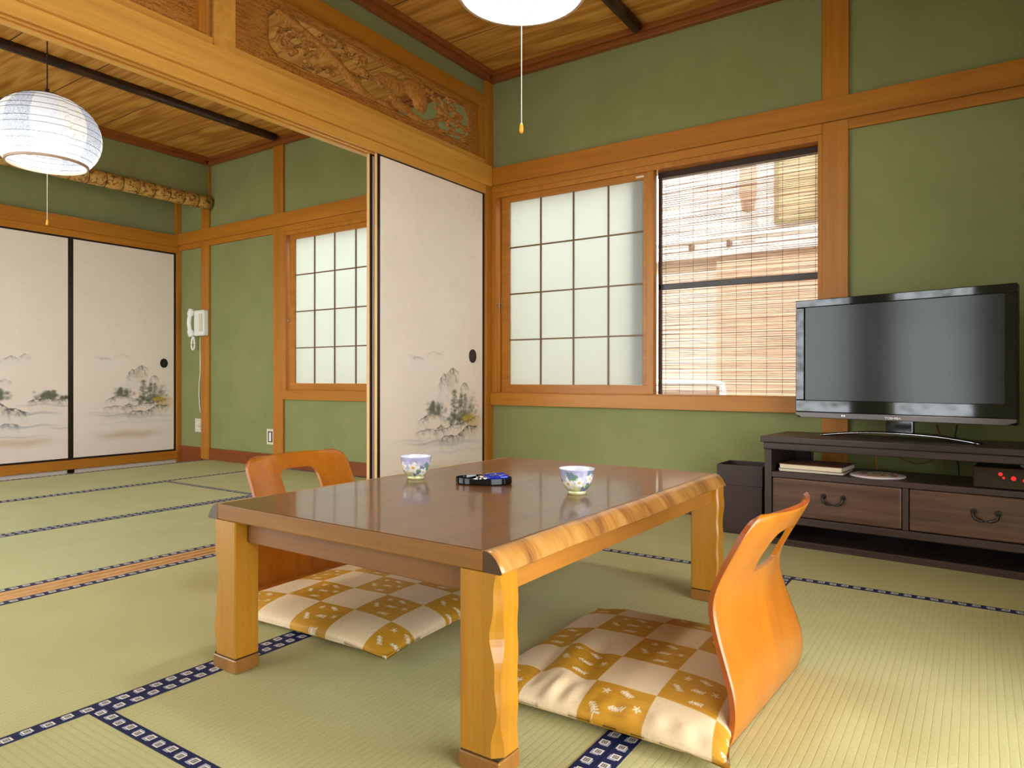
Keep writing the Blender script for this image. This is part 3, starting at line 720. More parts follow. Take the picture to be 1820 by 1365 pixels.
d4 = fusuma('door_4', -1.72, -.8745, -3.402, .051, 1.786, 'isles', 'painted closet door showing misty isles, next to the lamp cord', None)
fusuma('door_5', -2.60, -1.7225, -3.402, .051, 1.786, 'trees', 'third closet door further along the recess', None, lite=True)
# low white panels under the closet sill
for k, (a, b_) in enumerate(((-.864, -.0215), (-1.72, -.90), (-2.6, -1.75))):
    p = empty('door_%d' % (6+k), (-3.402, b_, -.1)); p['kind'] = 'structure'
    tag(p, ('low white panel under the closet sill by the recess corner', 'low white panel under the closet sill below the misty isles', 'low white panel at the hidden end of the closet')[k], 'low door')
    box(-.02, 0, a-b_+.016, -.0, .0, .077).build('panel', M['paper_plain'], p)
    box(-.021, .002, a-b_-.018, a-b_+.016, .0, .077).build('stile', M['black'], p)

# ================================================================== FURNITURE
# ---- low table
T = empty('low_table', (1.376, -1.872, 0), R_(-.75)); tag(T, 'low dark lacquered wooden table with wavy live edges on tatami', 'table')
hx, hy, zt, zb = .392, .600, .3875, .3505
b = B(); b.box(-hx, hx, -hy, hy, zb, zt)
o = b.build('tabletop', [M['tabletop'], M['table_front']], T, bevel=.0035)
for p in o.data.polygons:
    if abs(p.normal.y) > .9: p.material_index = 1
def live(sg):
    n = 110; rows = []
    for i in range(n):
        y = -hy+2*hy*i/(n-1); wv = .0018*math.sin(y*9+sg)+.001*math.sin(y*23+1.3*sg)+.0005*math.sin(y*61)
        pr = [(0, zt), (.006+wv*.4, zt-.0005), (.015+wv*.8, zt-.004), (.024+wv, zt-.012), (.031+wv, zt-.022), (.036+wv, zt-.031), (.037+wv, zb+.002), (.034+wv, zb), (0, zb)]
        rows.append([(sg*(hx+.0003+a), y, z) for a, z in pr])
    b = B(); b.grid(rows, wrap_v=True, flip=sg > 0)
    k = len(rows[0]); b.f.append(list(range(k))); b.f.append([(n-1)*k+i for i in range(k)]); b.mi += [1, 1]
    o = b.build('live_edge', [M['live'], M['live_end']], T)
    for p in o.data.polygons: p.use_smooth = len(p.vertices) == 4
live(1); live(-1)
def leg(cx, cy, sx, sy):
    """sx, sy: outward signs; outer arris carved in waves"""
    w, d = .0425, .0315; rows = []; n = 26
    for i in range(n):
        z = .036+(zb-.036)*i/(n-1); c = .011+.006*math.sin(i*.34+cx*7+cy)+.002*math.sin(i*.9)
        wv = .0012*math.sin(i*.9+cx*5)
        c = max(.004, c); pts = [(-w, -d), (w, -d), (w, d), (-w, d)]
        ring = []
        for (px, py), (qx, qy) in zip(pts, ((-1, -1), (1, -1), (1, 1), (-1, 1))):
            cc = c if (qx == sx and qy == sy) else (.003 if qx != sx else .005)
            ox = wv if qx == sx else 0
            a, b_ = (px-qx*cc+ox*qx, py), (px+ox*qx, py-qy*cc)
            ring += [b_, a] if qx*qy > 0 else [a, b_]
        rows.append([(cx+x, cy+y, z) for x, y in ring])
    b = B(); b.grid(rows, wrap_v=True); k = 8
    b.f.append(list(range(k))); b.f.append([(n-1)*k+i for i in range(k)]); b.mi += [0, 0]
    l = b.build('leg', M['leg'], T)
    box(cx-w-.001, cx+w+.001, cy-d-.001, cy+d+.001, .0005, .0325).build('foot', M['foot'], l, bevel=.003)
    box(cx-w+.002, cx+w-.002, cy-d+.002, cy+d-.002, .0325, .036).build('foot_groove', M['black'], l)
for sx in (-1, 1):
    for sy in (-1, 1): leg(sx*.382-.0*sx-(.0 if sx > 0 else -.018), sy*.5685, sx, sy)
for sy in (-1, 1): box(-.32, .339, sy*.560-.010, sy*.560+.010, .3, zb-.0005).build('apron', M['apron_x'], T, bevel=.002)
for sx, x in ((-1, -.3775), (1, .3955)): box(x-.010, x+.010, -.5365, .5365, .306, zb-.0005).build('apron', M['apron_y'], T, bevel=.002)

# ---- bentwood floor chairs
def chair_mesh():
    # back faces +x in local space; seat stretches toward +x
    zs = np.array([.012, .03, .06, .10, .16, .22, .27, .32, .36, .40, .43]); xs = np.array([-.020, -.036, -.040, -.034, -.018, -.003, .000, -.030, -.052, -.076, -.094])
    s = np.linspace(0, 1, 61); zz = np.interp(s, np.linspace(0, 1, 11), zs)
    # smooth profile
    zz = .004+(.425-.004)*s; xx = np.interp(zz, zs, xs); k = np.hanning(25)[1:-1]; k /= k.sum(); xp = np.pad(xx, 11, mode='reflect', reflect_type='odd'); xx = np.convolve(xp, k, 'valid')
    r = .045; t = np.linspace(-1, 1, 41)
    rows = []
    for i, z in enumerate(zz):
        half = np.interp(z, [0, .06, .14, .22, .32, .43], [.232, .232, .224, .216, .212, .210])
        dz = z-(.425-r)
        if dz > 0: half = half-r+math.sqrt(max(0, r*r-dz*dz))
        db = .012+.02-z
        bow = np.interp(z, [0, .1, .25, .43], [0, .006, .022, .034])
        rows.append([(xx[i]+bow*tt*tt, half*tt, z) for tt in t])
    b = B(); b.grid(rows)
    me = bpy.data.meshes.new('backrest'); me.from_pydata(b.v, [], b.f); me.materials.append(M['chair']); me.materials.append(M['chair_edge'])
    tmp = bpy.data.objects.new('tmp', me); COL.objects.link(tmp)
    so = tmp.modifiers.new('s', 'SOLIDIFY'); so.thickness = .010; so.offset = 0; so.material_offset_rim = 1
    # hand hole cutter
    pl = []
    hw, z0, z1 = .078, .292, .376
    for cx, cz, a0, rr in ((hw-.03, z1-.03, 0, .03), (-hw+.03, z1-.03, 90, .03), (-hw+.012, z0+.012, 180, .012), (hw-.012, z0+.012, 270, .012)):
        for q in range(7): a = R_(a0+15*q); pl.append((cx+rr*math.cos(a), cz+rr*math.sin(a)))
    cb = B().prism(pl, -.2, .2, 'x'); cme = bpy.data.meshes.new('c'); cme.from_pydata(cb.v, [], cb.f)
    bm = bmesh.new(); bm.from_mesh(cme); bmesh.ops.recalc_face_normals(bm, faces=bm.faces); bm.to_mesh(cme); bm.free()
    cut = bpy.data.objects.new('cut', cme); COL.objects.link(cut)
    bo = tmp.modifiers.new('b', 'BOOLEAN'); bo.operation = 'DIFFERENCE'; bo.object = cut; bo.solver = 'EXACT'
    dg = bpy.context.evaluated_depsgraph_get(); dg.update()
    res = bpy.data.meshes.new_from_object(tmp.evaluated_get(dg))
    bpy.data.objects.remove(tmp); bpy.data.objects.remove(cut)
    res.name = 'backrest'
    for p in res.polygons: p.use_smooth = p.material_index == 0 and len(p.vertices) == 4
    return res
CH = chair_mesh()
def chair(loc, rz, label):
    c = empty('floor_chair', loc, rz); tag(c, label, 'floor chair', 'bentwood floor chairs at the low table')
    o = bpy.data.objects.new('backrest', CH); COL.objects.link(o); o.parent = c
    pl = []
    for cx, cy, a0, rr in ((.40, .17, 0, .05), (-.012, .20, 90, .01), (-.012, -.20, 180, .01), (.40, -.17, 270, .05)):
        for q in range(5): a = R_(a0+22.5*q); pl.append((cx+rr*math.cos(a), cy+rr*math.sin(a)))
    B().prism(pl, .0025, .0115).build('seat', M['chair'], c, bevel=.001)
    return c
chair((2.072, -1.925, 0), R_(177), 'bentwood floor chair with a hand slot, behind the cushion toward the television')
chair((.565, -1.862, 0), 0, 'bentwood floor chair across the table, its top showing over the tabletop')

# ---- cushions
def cushion(loc, rz, a, bb, H, label, wrinkle, phase, seed, side=0):
    n = 260; u = np.linspace(-1, 1, n); U, V = np.meshgrid(u, u, indexing='ij')
    e = lambda q: np.clip(1-np.abs(q)**3.2, 0, 1)
    prof = (e(U)*e(V))**.42
    ear = 1-.030*(1-V*V); earv = 1-.030*(1-U*U)
    X = a*U*ear; Yv = bb*V*earv
    if side: X = X-side*np.clip(U*side, 0, 1)**2*a*.10*(1-V**4)
    zt_ = .030+H*prof; zb_ = .030-.018*np.clip(prof*1.5, 0, 1)
    corner = np.clip((np.abs(U)+np.abs(V)-1.55)/.45, 0, 1); zt_ = zt_-.010*corner
    zt_ = zt_+.006*(fbm(U*2.5+3, V*2.5, seed, 3)-.45)*prof
    if wrinkle:
        d = (V+.62)-.35*(U+.35)     # folds near the front left corner
        fold = np.exp(-((U+.42+.25*(V+.6))/.10)**2)*np.exp(-((V+.45)/.42)**2)
        zt_ = zt_+.012*fold-.009*np.exp(-((U+.60+.25*(V+.6))/.07)**2)*np.exp(-((V+.55)/.4)**2)-.006*np.exp(-((U+.22+.25*(V+.6))/.08)**2)*np.exp(-((V+.5)/.4)**2)
        rip = np.sin((U-.1*V)*42)*np.exp(-((V+.88)/.10)**2)*np.exp(-((U+.35)/.25)**2); zt_ = zt_+.004*rip
        zt_ = zt_+.002*np.sin(U*30)*np.exp(-((V+.92)/.07)**2)
    # print: checks with sprigs
    cell = .132
    S1, S2 = (a*U)/cell+phase[0], (bb*V)/cell+phase[1]
    i, j = np.floor(S1), np.floor(S2); gold = ((i+j) % 2) == 0
    f1, f2 = S1-i, S2-j
    slub = fbm(U*6, V*160, seed+2, 3)
    Cg = np.array((.50, .245, .018))*(0.78+.5*slub)[..., None]
    Cc = np.array((.72, .545, .335))*(0.90+.2*fbm(U*90, V*90, seed+4, 2))[..., None]
    C = np.where(gold[..., None], Cg, Cc)
    # sprigs
    mark = np.zeros(U.shape)
    for (sx, sy, an, kd) in ((.26, .80, .3, 0), (.58, .84, -.5, 1), (.84, .58, 1.2, 0), (.22, .42, -.9, 1), (.55, .50, .05, 1), (.62, .16, .1, 1)):
        dx, dy = (f1-sx)*cell, (f2-sy)*cell
        ca, sa = math.cos(an), math.sin(an); p, q = dx*ca+dy*sa, -dx*sa+dy*ca
        if kd == 0:
            r_ = np.hypot(p, q); th = np.arctan2(q, p); mark = np.maximum(mark, (r_ < .0055*(1+.75*np.cos(5*th))))
        else:
            mark = np.maximum(mark, (np.abs(p) < .014) & (np.abs(q) < .0011))
            for k in range(-2, 3):
                for sg in (-1, 1):
                    pp, qq = p-k*.0058-.002*sg, q-sg*.0034
                    c2, s2 = math.cos(.9*sg), math.sin(.9*sg); m_, n_ = pp*c2+qq*s2, -pp*s2+qq*c2
                    mark = np.maximum(mark, (m_/.0042)**2+(n_/.0015)**2 < 1)
            mark = np.maximum(mark, np.hypot(p, q) < .0035)
    mark = mark*gold
    C = C*(1-.85*mark[..., None])+np.array((.80, .70, .52))*.85*mark[..., None]
    b = B()
    P = np.concatenate([np.stack([X, Yv, zt_], -1).reshape(-1, 3), np.stack([X, Yv, zb_], -1).reshape(-1, 3)])
    idx = np.arange(n*n).reshape(n, n); F = np.stack([idx[:-1, :-1], idx[1:, :-1], idx[1:, 1:], idx[:-1, 1:]], -1).reshape(-1, 4)
    F2 = F[:, ::-1]+n*n
    per = np.concatenate([idx[:-1, 0], idx[-1, :-1], idx[:0:-1, -1], idx[0, :0:-1]]); per2 = np.roll(per, -1)
    F3 = np.stack([per, per+n*n, per2+n*n, per2], -1)
    me = bpy.data.meshes.new('floor_cushion'); me.from_pydata(P.tolist(), [], np.concatenate([F, F2, F3]).tolist()); me.materials.append(M['cushion'])
    me.polygons.foreach_set('use_smooth', [True]*len(me.polygons)); me.update()
    o = bpy.data.objects.new('floor_cushion', me); COL.objects.link(o); o.location = loc; o.rotation_euler = (0, 0, rz)
    paint(o, np.concatenate([C.reshape(-1, 3)]*2))
    return tag(o, label, 'cushion', 'checked floor cushions on the chairs')
cushion((1.842, -1.958, .0), R_(1), .270, .306, .045, 'rumpled gold and cream checked cushion on the chair by the near table leg', True, (.20, .62), 21, 1)
cushion((.980, -1.966, .0), R_(2), .318, .292, .045, 'smooth gold and cream checked cushion under the table', False, (.20, .38), 44)

# ---- teacups
def cup(loc, rz, label, sc=1.0, seed=0):
    prof = [(.024, .0), (.0255, .004), (.0245, .008), (.030, .014), (.037, .024), (.0415, .038), (.0435, .052), (.0465, .0655), (.0470, .0665), (.0455, .0662),
            (.0415, .052), (.0395, .038), (.035, .025), (.025, .0145), (.0001, .013)]
    P = [(0.0001, .001)]+prof
    # resample densely
    pr = []
    for (r0, z0), (r1, z1) in zip(P[:-1], P[1:]):
        for k in range(6): pr.append((r0+(r1-r0)*k/6, z0+(z1-z0)*k/6))
    pr.append(P[-1]); seg = 96
    b = B(); b.lathe(pr, seg)
    o = b.build('teacup', M['cup'], None, smooth=True); o.location = loc; o.rotation_euler = (0, 0, rz); o.scale = (sc, sc, sc)
    V = np.array(b.v); th = np.arctan2(V[:, 1], V[:, 0]); z = V[:, 2]; inner = np.repeat(np.arange(len(pr)) >= 6*9+3, seg)
    t = np.clip(z/.066, 0, 1)[:, None]
    C = np.where(t > .45, np.array((.52, .50, .56))*(1-(t-.45))+np.array((.24, .22, .52))*(t-.45)*1.2, np.array((.62, .60, .16))*(1-t*1.6)+np.array((.62, .62, .5))*t*1.6)
    C = C*(.85+.4*vnoise(th*5+20, z*160, seed)[:, None])
    r = np.random.default_rng(seed)
    for k in range(26):
        a, zz, R = r.random()*6.283, .014+.044*r.random(), .006+.006*r.random()
        d = (th-a+math.pi) % (2*math.pi)-math.pi; q = np.hypot(d*.038, z-zz); an = np.arctan2(z-zz, d*.038)
        col = [(.15, .28, .14), (.16, .22, .30), (.20, .16, .40)][k % 3]
        C[q < R*.9*(1+.3*np.cos(3*an))] = col
    for k in range(8):
        a, zz, R = k*.785+.3*r.random(), .020+.026*r.random(), .0105+.0045*r.random()
        d = (th-a+math.pi) % (2*math.pi)-math.pi; q = np.hypot(d*.040, z-zz); an = np.arctan2(z-zz, d*.040)
        C[q < R*(1+.25*np.cos(5*an+k))] = (.84, .83, .80) if k % 3 else (.80, .74, .66)
        C[q < R*.28] = (.75, .34, .05)
    C[inner] = (.76, .76, .82); C[z > .0645] = (.66, .66, .82); C[z < .009] = (.66, .62, .30)
    paint(o, np.clip(C, 0, 1)); return tag(o, label, 'teacup', 'porcelain teacups on the low table')
cup((1.083, -1.892, zt+.0003), .4, 'flowered porcelain teacup on the table near the painted door', 1.0, 4)
cup((1.606, -1.862, zt+.0003), 1.2, 'flowered porcelain teacup on the table toward the television', .98, 9)

# ---- oval tray with blue pens
TR = empty('oval_tray', (1.305, -1.855, zt+.0005), YAW-.12); tag(TR, 'glossy black oval tray in the middle of the table', 'tray')
b = B(); rows = []
for s_, z in ((.02, .003), (.9, .003), (.96, .006), (.985, .017), (1.0, .0175), (1.0, .003), (.95, .0), (.02, .0)):
    rows.append([(.080*s_*math.cos(2*math.pi*k/96), .050*s_*math.sin(2*math.pi*k/96), z) for k in range(96)])
b.grid(rows, wrap_v=True); tb_ = b.build('tray_body', M['gloss_black'], TR, smooth=True); tb_.data.set_sharp_from_angle(angle=R_(35))
def pen(loc, rz, tilt, label):
    p = empty('blue_pen', loc, 0); p.rotation_euler = (0, tilt, rz); tag(p, label, 'pen', 'blue pens in the tray')
    B().tube([(-.012, 0, 0), (-.010, 0, 0), (.044, 0, 0), (.047, 0, 0)], [.0045, .0068, .0072, .004], 14).build('barrel', M['blue'], p, smooth=True)
    B().tube([(-.036, 0, 0), (-.028, 0, 0), (-.012, 0, 0)], [.0012, .0042, .0056], 12).build('tip', M['silver'], p, smooth=True)
    box(-.006, .030, -.0018, .0018, .0072, .0088).build('clip', M['silver'], p)
def tw(x, y): 
    c, s_ = math.cos(YAW-.12), math.sin(YAW-.12); return (1.305+x*c-y*s_, -1.855+x*s_+y*c)
pen((*tw(.024, -.012), zt+.0165), YAW-.02, R_(-5), 'blue pen in the tray, nearer the tray rim')
pen((*tw(.010, .020), zt+.0170), YAW+.12, R_(-5), 'blue pen lying behind the other one in the tray')
b = B(); b.prism([(-.03, -.006), (.018, -.004), (.024, 0), (.018, .004), (-.03, .006)], 0, .003); b.prism([(-.03, -.005), (.010, -.003), (.010, .003), (-.03, .005)], .005, .0075)
b.tube([(-.026, 0, .002), (-.026, 0, .009)], .003, 10)
o = b.build('nail_clipper', M['silver']); o.scale = (.8, .8, .7); x_, y_ = tw(-.036, .004); o.location = (x_, y_, zt+.004); o.rotation_euler = (0, R_(-3), YAW+.5); tag(o, 'small steel nail clipper lying in the tray', 'nail clipper')

# ---- television stand
th = R_(-4.855)
ST = empty('tv_stand', (1.722, -.445, 0), th); tag(ST, 'dark wooden television stand with two drawers against the green wall', 'tv stand')
L_, D_ = 1.035, .345
def sp(name, a, mat='espresso_x', bevel=.002): return box(*a).build(name, M[mat], ST, bevel=bevel)
sp('top_panel', (-.014, L_+.014, -.012, D_, .421, .4455), bevel=.003)
sp('top_moulding', (-.004, L_+.004, -.004, D_-.004, .392, .4205), bevel=.003)
for x in (0, L_-.028): sp('side_panel', (x, x+.028, 0, D_-.01, .0005, .3915), 'espresso_z')
for x in (.0285, L_-.0285-.075): sp('back_post', (x, x+.075, D_-.030, D_-.012, .3015, .3915), 'espresso_z')
sp('shelf', (.0285, L_-.0285, 0, D_-.01, .2785, .3005))
sp('center_divider', (.5075, .5275, .0, D_-.03, .121, .278), 'espresso_z')
sp('bottom_rail', (.0285, L_-.0285, .0, D_-.01, .092, .1205))
sp('plinth', (.0285, L_-.0285, .002, .022, .0005, .0265))
sp('base_shelf', (.0285, L_-.0285, .0225, D_-.01, .0105, .0225))
sp('back_panel', (.0285, L_-.0285, D_-.0095, D_-.004, .002, .278))
for x0, x1, hc in ((.031, .505, .268), (.530, 1.004, .765)):
    d = box(x0, x1, .002, .020, .1225, .2765).build('drawer', M['drawer'], ST, bevel=.006)
    box(x0+.01, x1-.01, .0205, D_-.04, .128, .245).build('drawer_box', M['espresso_x'], d)
    for s_ in (-1, 1):
        b = B(); b.tube([(hc+s_*.036, .002, .218), (hc+s_*.036, -.012, .218)], .005, 10); b.tube([(hc+s_*.036, .0019, .218), (hc+s_*.036, -.001, .218)], .011, 14)
        b.build('handle_post', M['iron'], d)
    pts = []
    for k in range(13):
        a = math.pi*k/12; pts.append((hc-.036*math.cos(a)*(1.0+.12*math.sin(a)), -.012, .218-.030*math.sin(a)**.6))
    B().tube(pts, .0048, 8).build('handle', M['iron'], d, smooth=True)
def sw(x, y, z=0):
    c, s_ = math.cos(th), math.sin(th); return (1.722+x*c-y*s_, -.445+x*s_+y*c, z)
# woven covered albums, round mat, box with red display, card, on the shelf
for k, (w, dp, z, zz, l) in enumerate(((.250, .19, .3012, .011, 'lower grey album lying on the stand shelf'), (.246, .20, .3130, .021, 'brown woven album on top of the grey one'))):
    bk = empty('album', sw(.172+.004*k, .118, z), th+R_(2-3*k)); tag(bk, l, 'album', 'albums on the stand shelf')
    box(-w/2, w/2, -dp/2, dp/2, 0, .002).build('cover', M['cover'] if k else M['smoked'], bk); box(-w/2, w/2, -dp/2, dp/2, zz-.002, zz).build('cover', M['cover'] if k else M['white_plastic'], bk)
    box(-w/2+.004, w/2-.004, -dp/2+.003, dp/2-.003, .0021, zz-.0021).build('pages', M['pages'], bk)
b = B(); n = 40; prof = [(.0001, .0), (.095, .0), (.0985, .003), (.097, .007), (.090, .009)]+[(.090*(1-k/24), .009) for k in range(1, 24)]+[(.0001, .009)]
b.lathe(prof, 72); o = b.build('round_mat', M['mat_round'], None, smooth=False); o.location = sw(.405, .10, .3012); tag(o, 'round woven mat with bright colours beside the albums', 'mat')
V = np.array(b.v); r_ = np.hypot(V[:, 0], V[:, 1]); a_ = np.arctan2(V[:, 1], V[:, 0])
q = ((np.floor(a_*9/math.pi)+np.floor(r_/.012)) % 4).astype(int); pal = np.array([(.62, .10, .12), (.70, .60, .30), (.72, .66, .62), (.18, .30, .12)]); C = pal[q]; C[r_ > .0885] = (.72, .58, .58)
paint(o, C)
RB = empty('display_box', sw(.86, .105, .3012), th); tag(RB, 'smoky dark box with a glowing red display on the stand shelf', 'display box')
box(-.135, .095, -.085, .10, 0, .075).build('case', M['smoked'], RB, bevel=.004)
for k, (x, z, w, h) in enumerate(((-.055, .052, .012, .026), (-.046, .040, .008, .012), (-.018, .040, .014, .012), (.012, .035, .010, .018), (.022, .028, .006, .010))):
    B().tube([(x, -.0851, z), (x, -.0863, z)], w*.55, 12).build('lit_mark', M['redglow'], RB)
o = box(-.03, .08, -.05, .05, 0, .004).build('white_card', M['white_plastic']); o.location = sw(.90, .085, .3766); o.rotation_euler = (0, 0, th+.3); tag(o, 'white card lying on the dark display box', 'card')

# ---- television
tth = R_(-13.2)
TV = empty('television', (1.807, -.27, 0), tth); tag(TV, 'glossy black flat television on the dark wooden stand', 'television')
b = B(); b.prism([(0.0, .549), (.004, .545), (.783, .545), (.787, .549), (.787, 1.012), (.780, 1.0195), (.007, 1.0195), (0, 1.012)], 0.0, .030, 'y')
# bezel = front ring + rear shell
tb = B()
def ringbox(x0, x1, z0, z1, X0, X1, Z0, Z1, y0, y1):
    tb.box(X0, X1, y0, y1, z1, Z1); tb.box(X0, X1, y0, y1, Z0, z0); tb.box(X0, x0, y0, y1, z0, z1); tb.box(x1, X1, y0, y1, z0, z1)
ringbox(.038, .748, .594, .987, 0, .787, .5435, 1.0195, 0, .012)
tb.build('bezel', M['gloss_black'], TV, bevel=.003)
box(.0, .787, .0121, .042, .520, 1.0195).build('rear_shell', M['gloss_black'], TV, bevel=.006)
box(.08, .707, .0425, .088, .56, .97).build('rear_bulge', M['gloss_black'], TV, bevel=.02)
box(.0385, .7475, .0062, .0118, .5945, .9865).build('screen', M['screen'], TV)
b = B(); b.prism([(.0, .5432), (.0, .531), (.03, .5195), (.757, .5195), (.787, .531), (.787, .5432)], -.0015, .012, 'y'); b.build('speaker_strip', M['tv_strip'], TV, bevel=.002)
fc = bpy.data.curves.new('brand', 'FONT'); fc.body = 'TOSHIBA'; fc.size = .0150; fc.align_x = 'CENTER'; fc.extrude = .0003; fc.offset = .00035
tmp = bpy.data.objects.new('tmp', fc); COL.objects.link(tmp); dg = bpy.context.evaluated_depsgraph_get(); dg.update()
me = bpy.data.meshes.new_from_object(tmp.evaluated_get(dg)); bpy.data.objects.remove(tmp)
me.materials.clear(); me.materials.append(M['white_print']); o = bpy.data.objects.new('brand_lettering', me); COL.objects.link(o); o.parent = TV
o.rotation_euler = (R_(90), 0, 0); o.location = (.3885, -.0021, .5262); o.scale = (.95, .75, 1)
for x in (.196, .205): B().tube([(x, -.0016, .532), (x, -.0022, .532)], .0028, 10).build('indicator', M['silver'], TV)
box(.345, .445, .045, .070, .468, .540).build('neck', M['gloss_black'], TV, bevel=.004)
b = B(); rows = []
for k in range(25):
    t = k/12-1; x = .3935+.285*t; yc = .075-.055*t*t; z = .4465+.021*(1-abs(t)**2.2); w = .055*(1-.72*abs(t)**1.6)+.006
    rows.append([(x, yc-w, z), (x, yc-w*.6, z+.007), (x, yc+w*.6, z+.007), (x, yc+w, z), (x, yc, max(.4463, z-.006))])
b.grid(rows, wrap_v=True); k = 5; b.f.append(list(range(k))); b.f.append([24*k+i for i in range(k)]); b.mi += [0, 0]
b.build('foot', M['gloss_black'], TV, smooth=False)
pts = []
for k in range(25):
    t = k/12-1; w = .055*(1-.72*abs(t)**1.6)+.006; pts.append((.3935+.285*t, .075-.055*t*t-w-.001, .4485+.021*(1-abs(t)**2.2)))
B().tube(pts, .0022, 6).build('foot_trim', M['silver'], TV, smooth=True)

# ---- cables behind the stand
def cable(name, pts, r, mat, label):
    P = [Vector(p) for p in pts]; Q = []
    for i in range(len(P)-1):
        p0, p1, p2, p3 = P[max(i-1, 0)], P[i], P[i+1], P[min(i+2, len(P)-1)]
        for k in range(8):
            t = k/8; Q.append(.5*((2*p1)+(p2-p0)*t+(2*p0-5*p1+4*p2-p3)*t*t+(3*p1-p0-3*p2+p3)*t**3))
    Q.append(P[-1]); b = B(); b.tube(Q, r, 8); o = b.build(name, mat, None, smooth=True); return tag(o, label, 'cable')
cable('power_cable', [sw(.36, .362, .16), sw(.35, .362, .34), sw(.36, .362, .40), sw(.40, .362, .47), sw(.44, .355, .52)], .0035, M['orange_cable'], 'orange cable rising from the stand shelf behind the television')
cable('power_cable', [sw(.43, .362, .49), sw(.42, .362, .40), sw(.44, .362, .355), sw(.50, .362, .335), sw(.56, .362, .355), sw(.59, .362, .41), sw(.57, .362, .50)], .003, M['cover'], 'thin brown cable looped behind the television stand')
cable('power_cable', [sw(.64, .362, .50), sw(.63, .362, .40), sw(.645, .362, .33), sw(.65, .362, .16)], .0035, M['dark_cable'], 'black cable hanging straight down behind the stand')

# ---- waste bin
BN = empty('waste_bin', (1.495, -.345, 0), R_(-1)); tag(BN, 'dark brown leatherette waste bin beside the television stand', 'waste bin')
b = B(); w, d, h = .192, .175, .300
for a in ((0, w, 0, .005, .004, h), (0, w, d-.005, d, .004, h), (0, .005, .005, d-.005, .004, h), (w-.005, w, .005, d-.005, .004, h), (0, w, 0, d, 0.0005, .006)): b.box(*a)
b.build('bin_body', M['leather'], BN)
b = B()
for a in ((-.004, w+.004, -.004, .0, .215, h+.004), (-.004, w+.004, d, d+.004, .215, h+.004), (-.004, 0, 0, d, .215, h+.004), (w, w+.004, 0, d, .215, h+.004)): b.box(*a)
b.build('bin_collar', M['leather'], BN, bevel=.0015)

# ---- paper pendant lamps
def lamp(loc, knob_z, label, glow):
    Lp = empty('paper_lamp', (loc[0], loc[1], loc[2])); tag(Lp, label, 'pendant lamp', 'round paper pendant lamps')
    prof = []
    for k in range(31):
        a = R_(-44+ (90+44-10)*k/30)      # from the bottom ring to the crown
        prof.append((.245*math.cos(a)**.92 if math.cos(a) > 0 else .01, .205*math.sin(a)+(.0)))
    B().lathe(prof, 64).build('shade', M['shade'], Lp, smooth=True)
    rb, zb_ = prof[0]
    for k in range(1, 12):
        r, z = prof[int(k*2.5)]
        b = B(); b.tube([(r*1.003*math.cos(2*math.pi*q/48), r*1.003*math.sin(2*math.pi*q/48), z+.0045*(q/48)) for q in range(49)], .0011, 5); b.build('rib', M['reed_thread'], Lp)
    b = B(); b.lathe([(rb-.006, zb_-.008), (rb+.003, zb_-.008), (rb+.004, zb_+.004), (rb-.006, zb_+.004), (rb-.006, zb_-.008)], 48); b.build('bottom_ring', M['ring_wood'], Lp)
    b = B(); b.lathe([(.0001, .205), (.05, .203), (.055, .196), (.0001, .194)], 24); b.build('top_cap', M['white_plastic'], Lp)
    b = B(); R0 = .125; rows = []
    for k in range(40):
        a = 2*math.pi*k/40; rows.append([((R0+.014*math.cos(t))*math.cos(a), (R0+.014*math.cos(t))*math.sin(a), -.02+.014*math.sin(t)) for t in [2*math.pi*j/10 for j in range(10)]])
    b.grid(rows, wrap_u=True, wrap_v=True); b.build('ring_tube', M['bulb'], Lp, smooth=True)
    b = B(); b.lathe([(.0001, .01), (.10, .01), (.11, .03), (.03, .06), (.022, .20), (.0001, .20)], 28); b.build('fitting', M['white_plastic'], Lp)
    b = B(); b.tube([(0, 0, .20), (0, 0, .24)], .010, 10); b.tube([(0, 0, .235), (0, 0, ZC-loc[2]-.001)], .0035, 8); b.build('hanging_cord', M['dark_cable'], Lp)
    b = B(); b.tube([(0, 0, .0), (0, 0, knob_z-loc[2]+.012)], .0013, 6); pc = b.build('pull_cord', M['cord'], Lp)
    b = B(); b.lathe([(.0001, .015), (.003, .014), (.0058, .004), (.0062, -.008), (.004, -.014), (.0001, -.015)], 12); k = b.build('pull_knob', M['amber'], pc, smooth=True); k.location = (0, 0, knob_z-loc[2])
    l = bpy.data.lights.new('lamp_light', 'POINT'); l.energy = glow; l.color = (.96, .98, 1); l.shadow_soft_size = .09
    lo = bpy.data.objects.new('lamp_light', l); COL.objects.link(lo); lo.parent = Lp; lo.location = (0, 0, -.06)
    return Lp
lamp((-1.50, -1.8143, 1.925), 1.482, 'round paper lamp hanging in the far room before the bamboo rail', 1.35)
lamp((1.385, -1.785, 1.925), 1.394, 'round paper lamp over the low table, cut off by the top of the picture', 8.5)

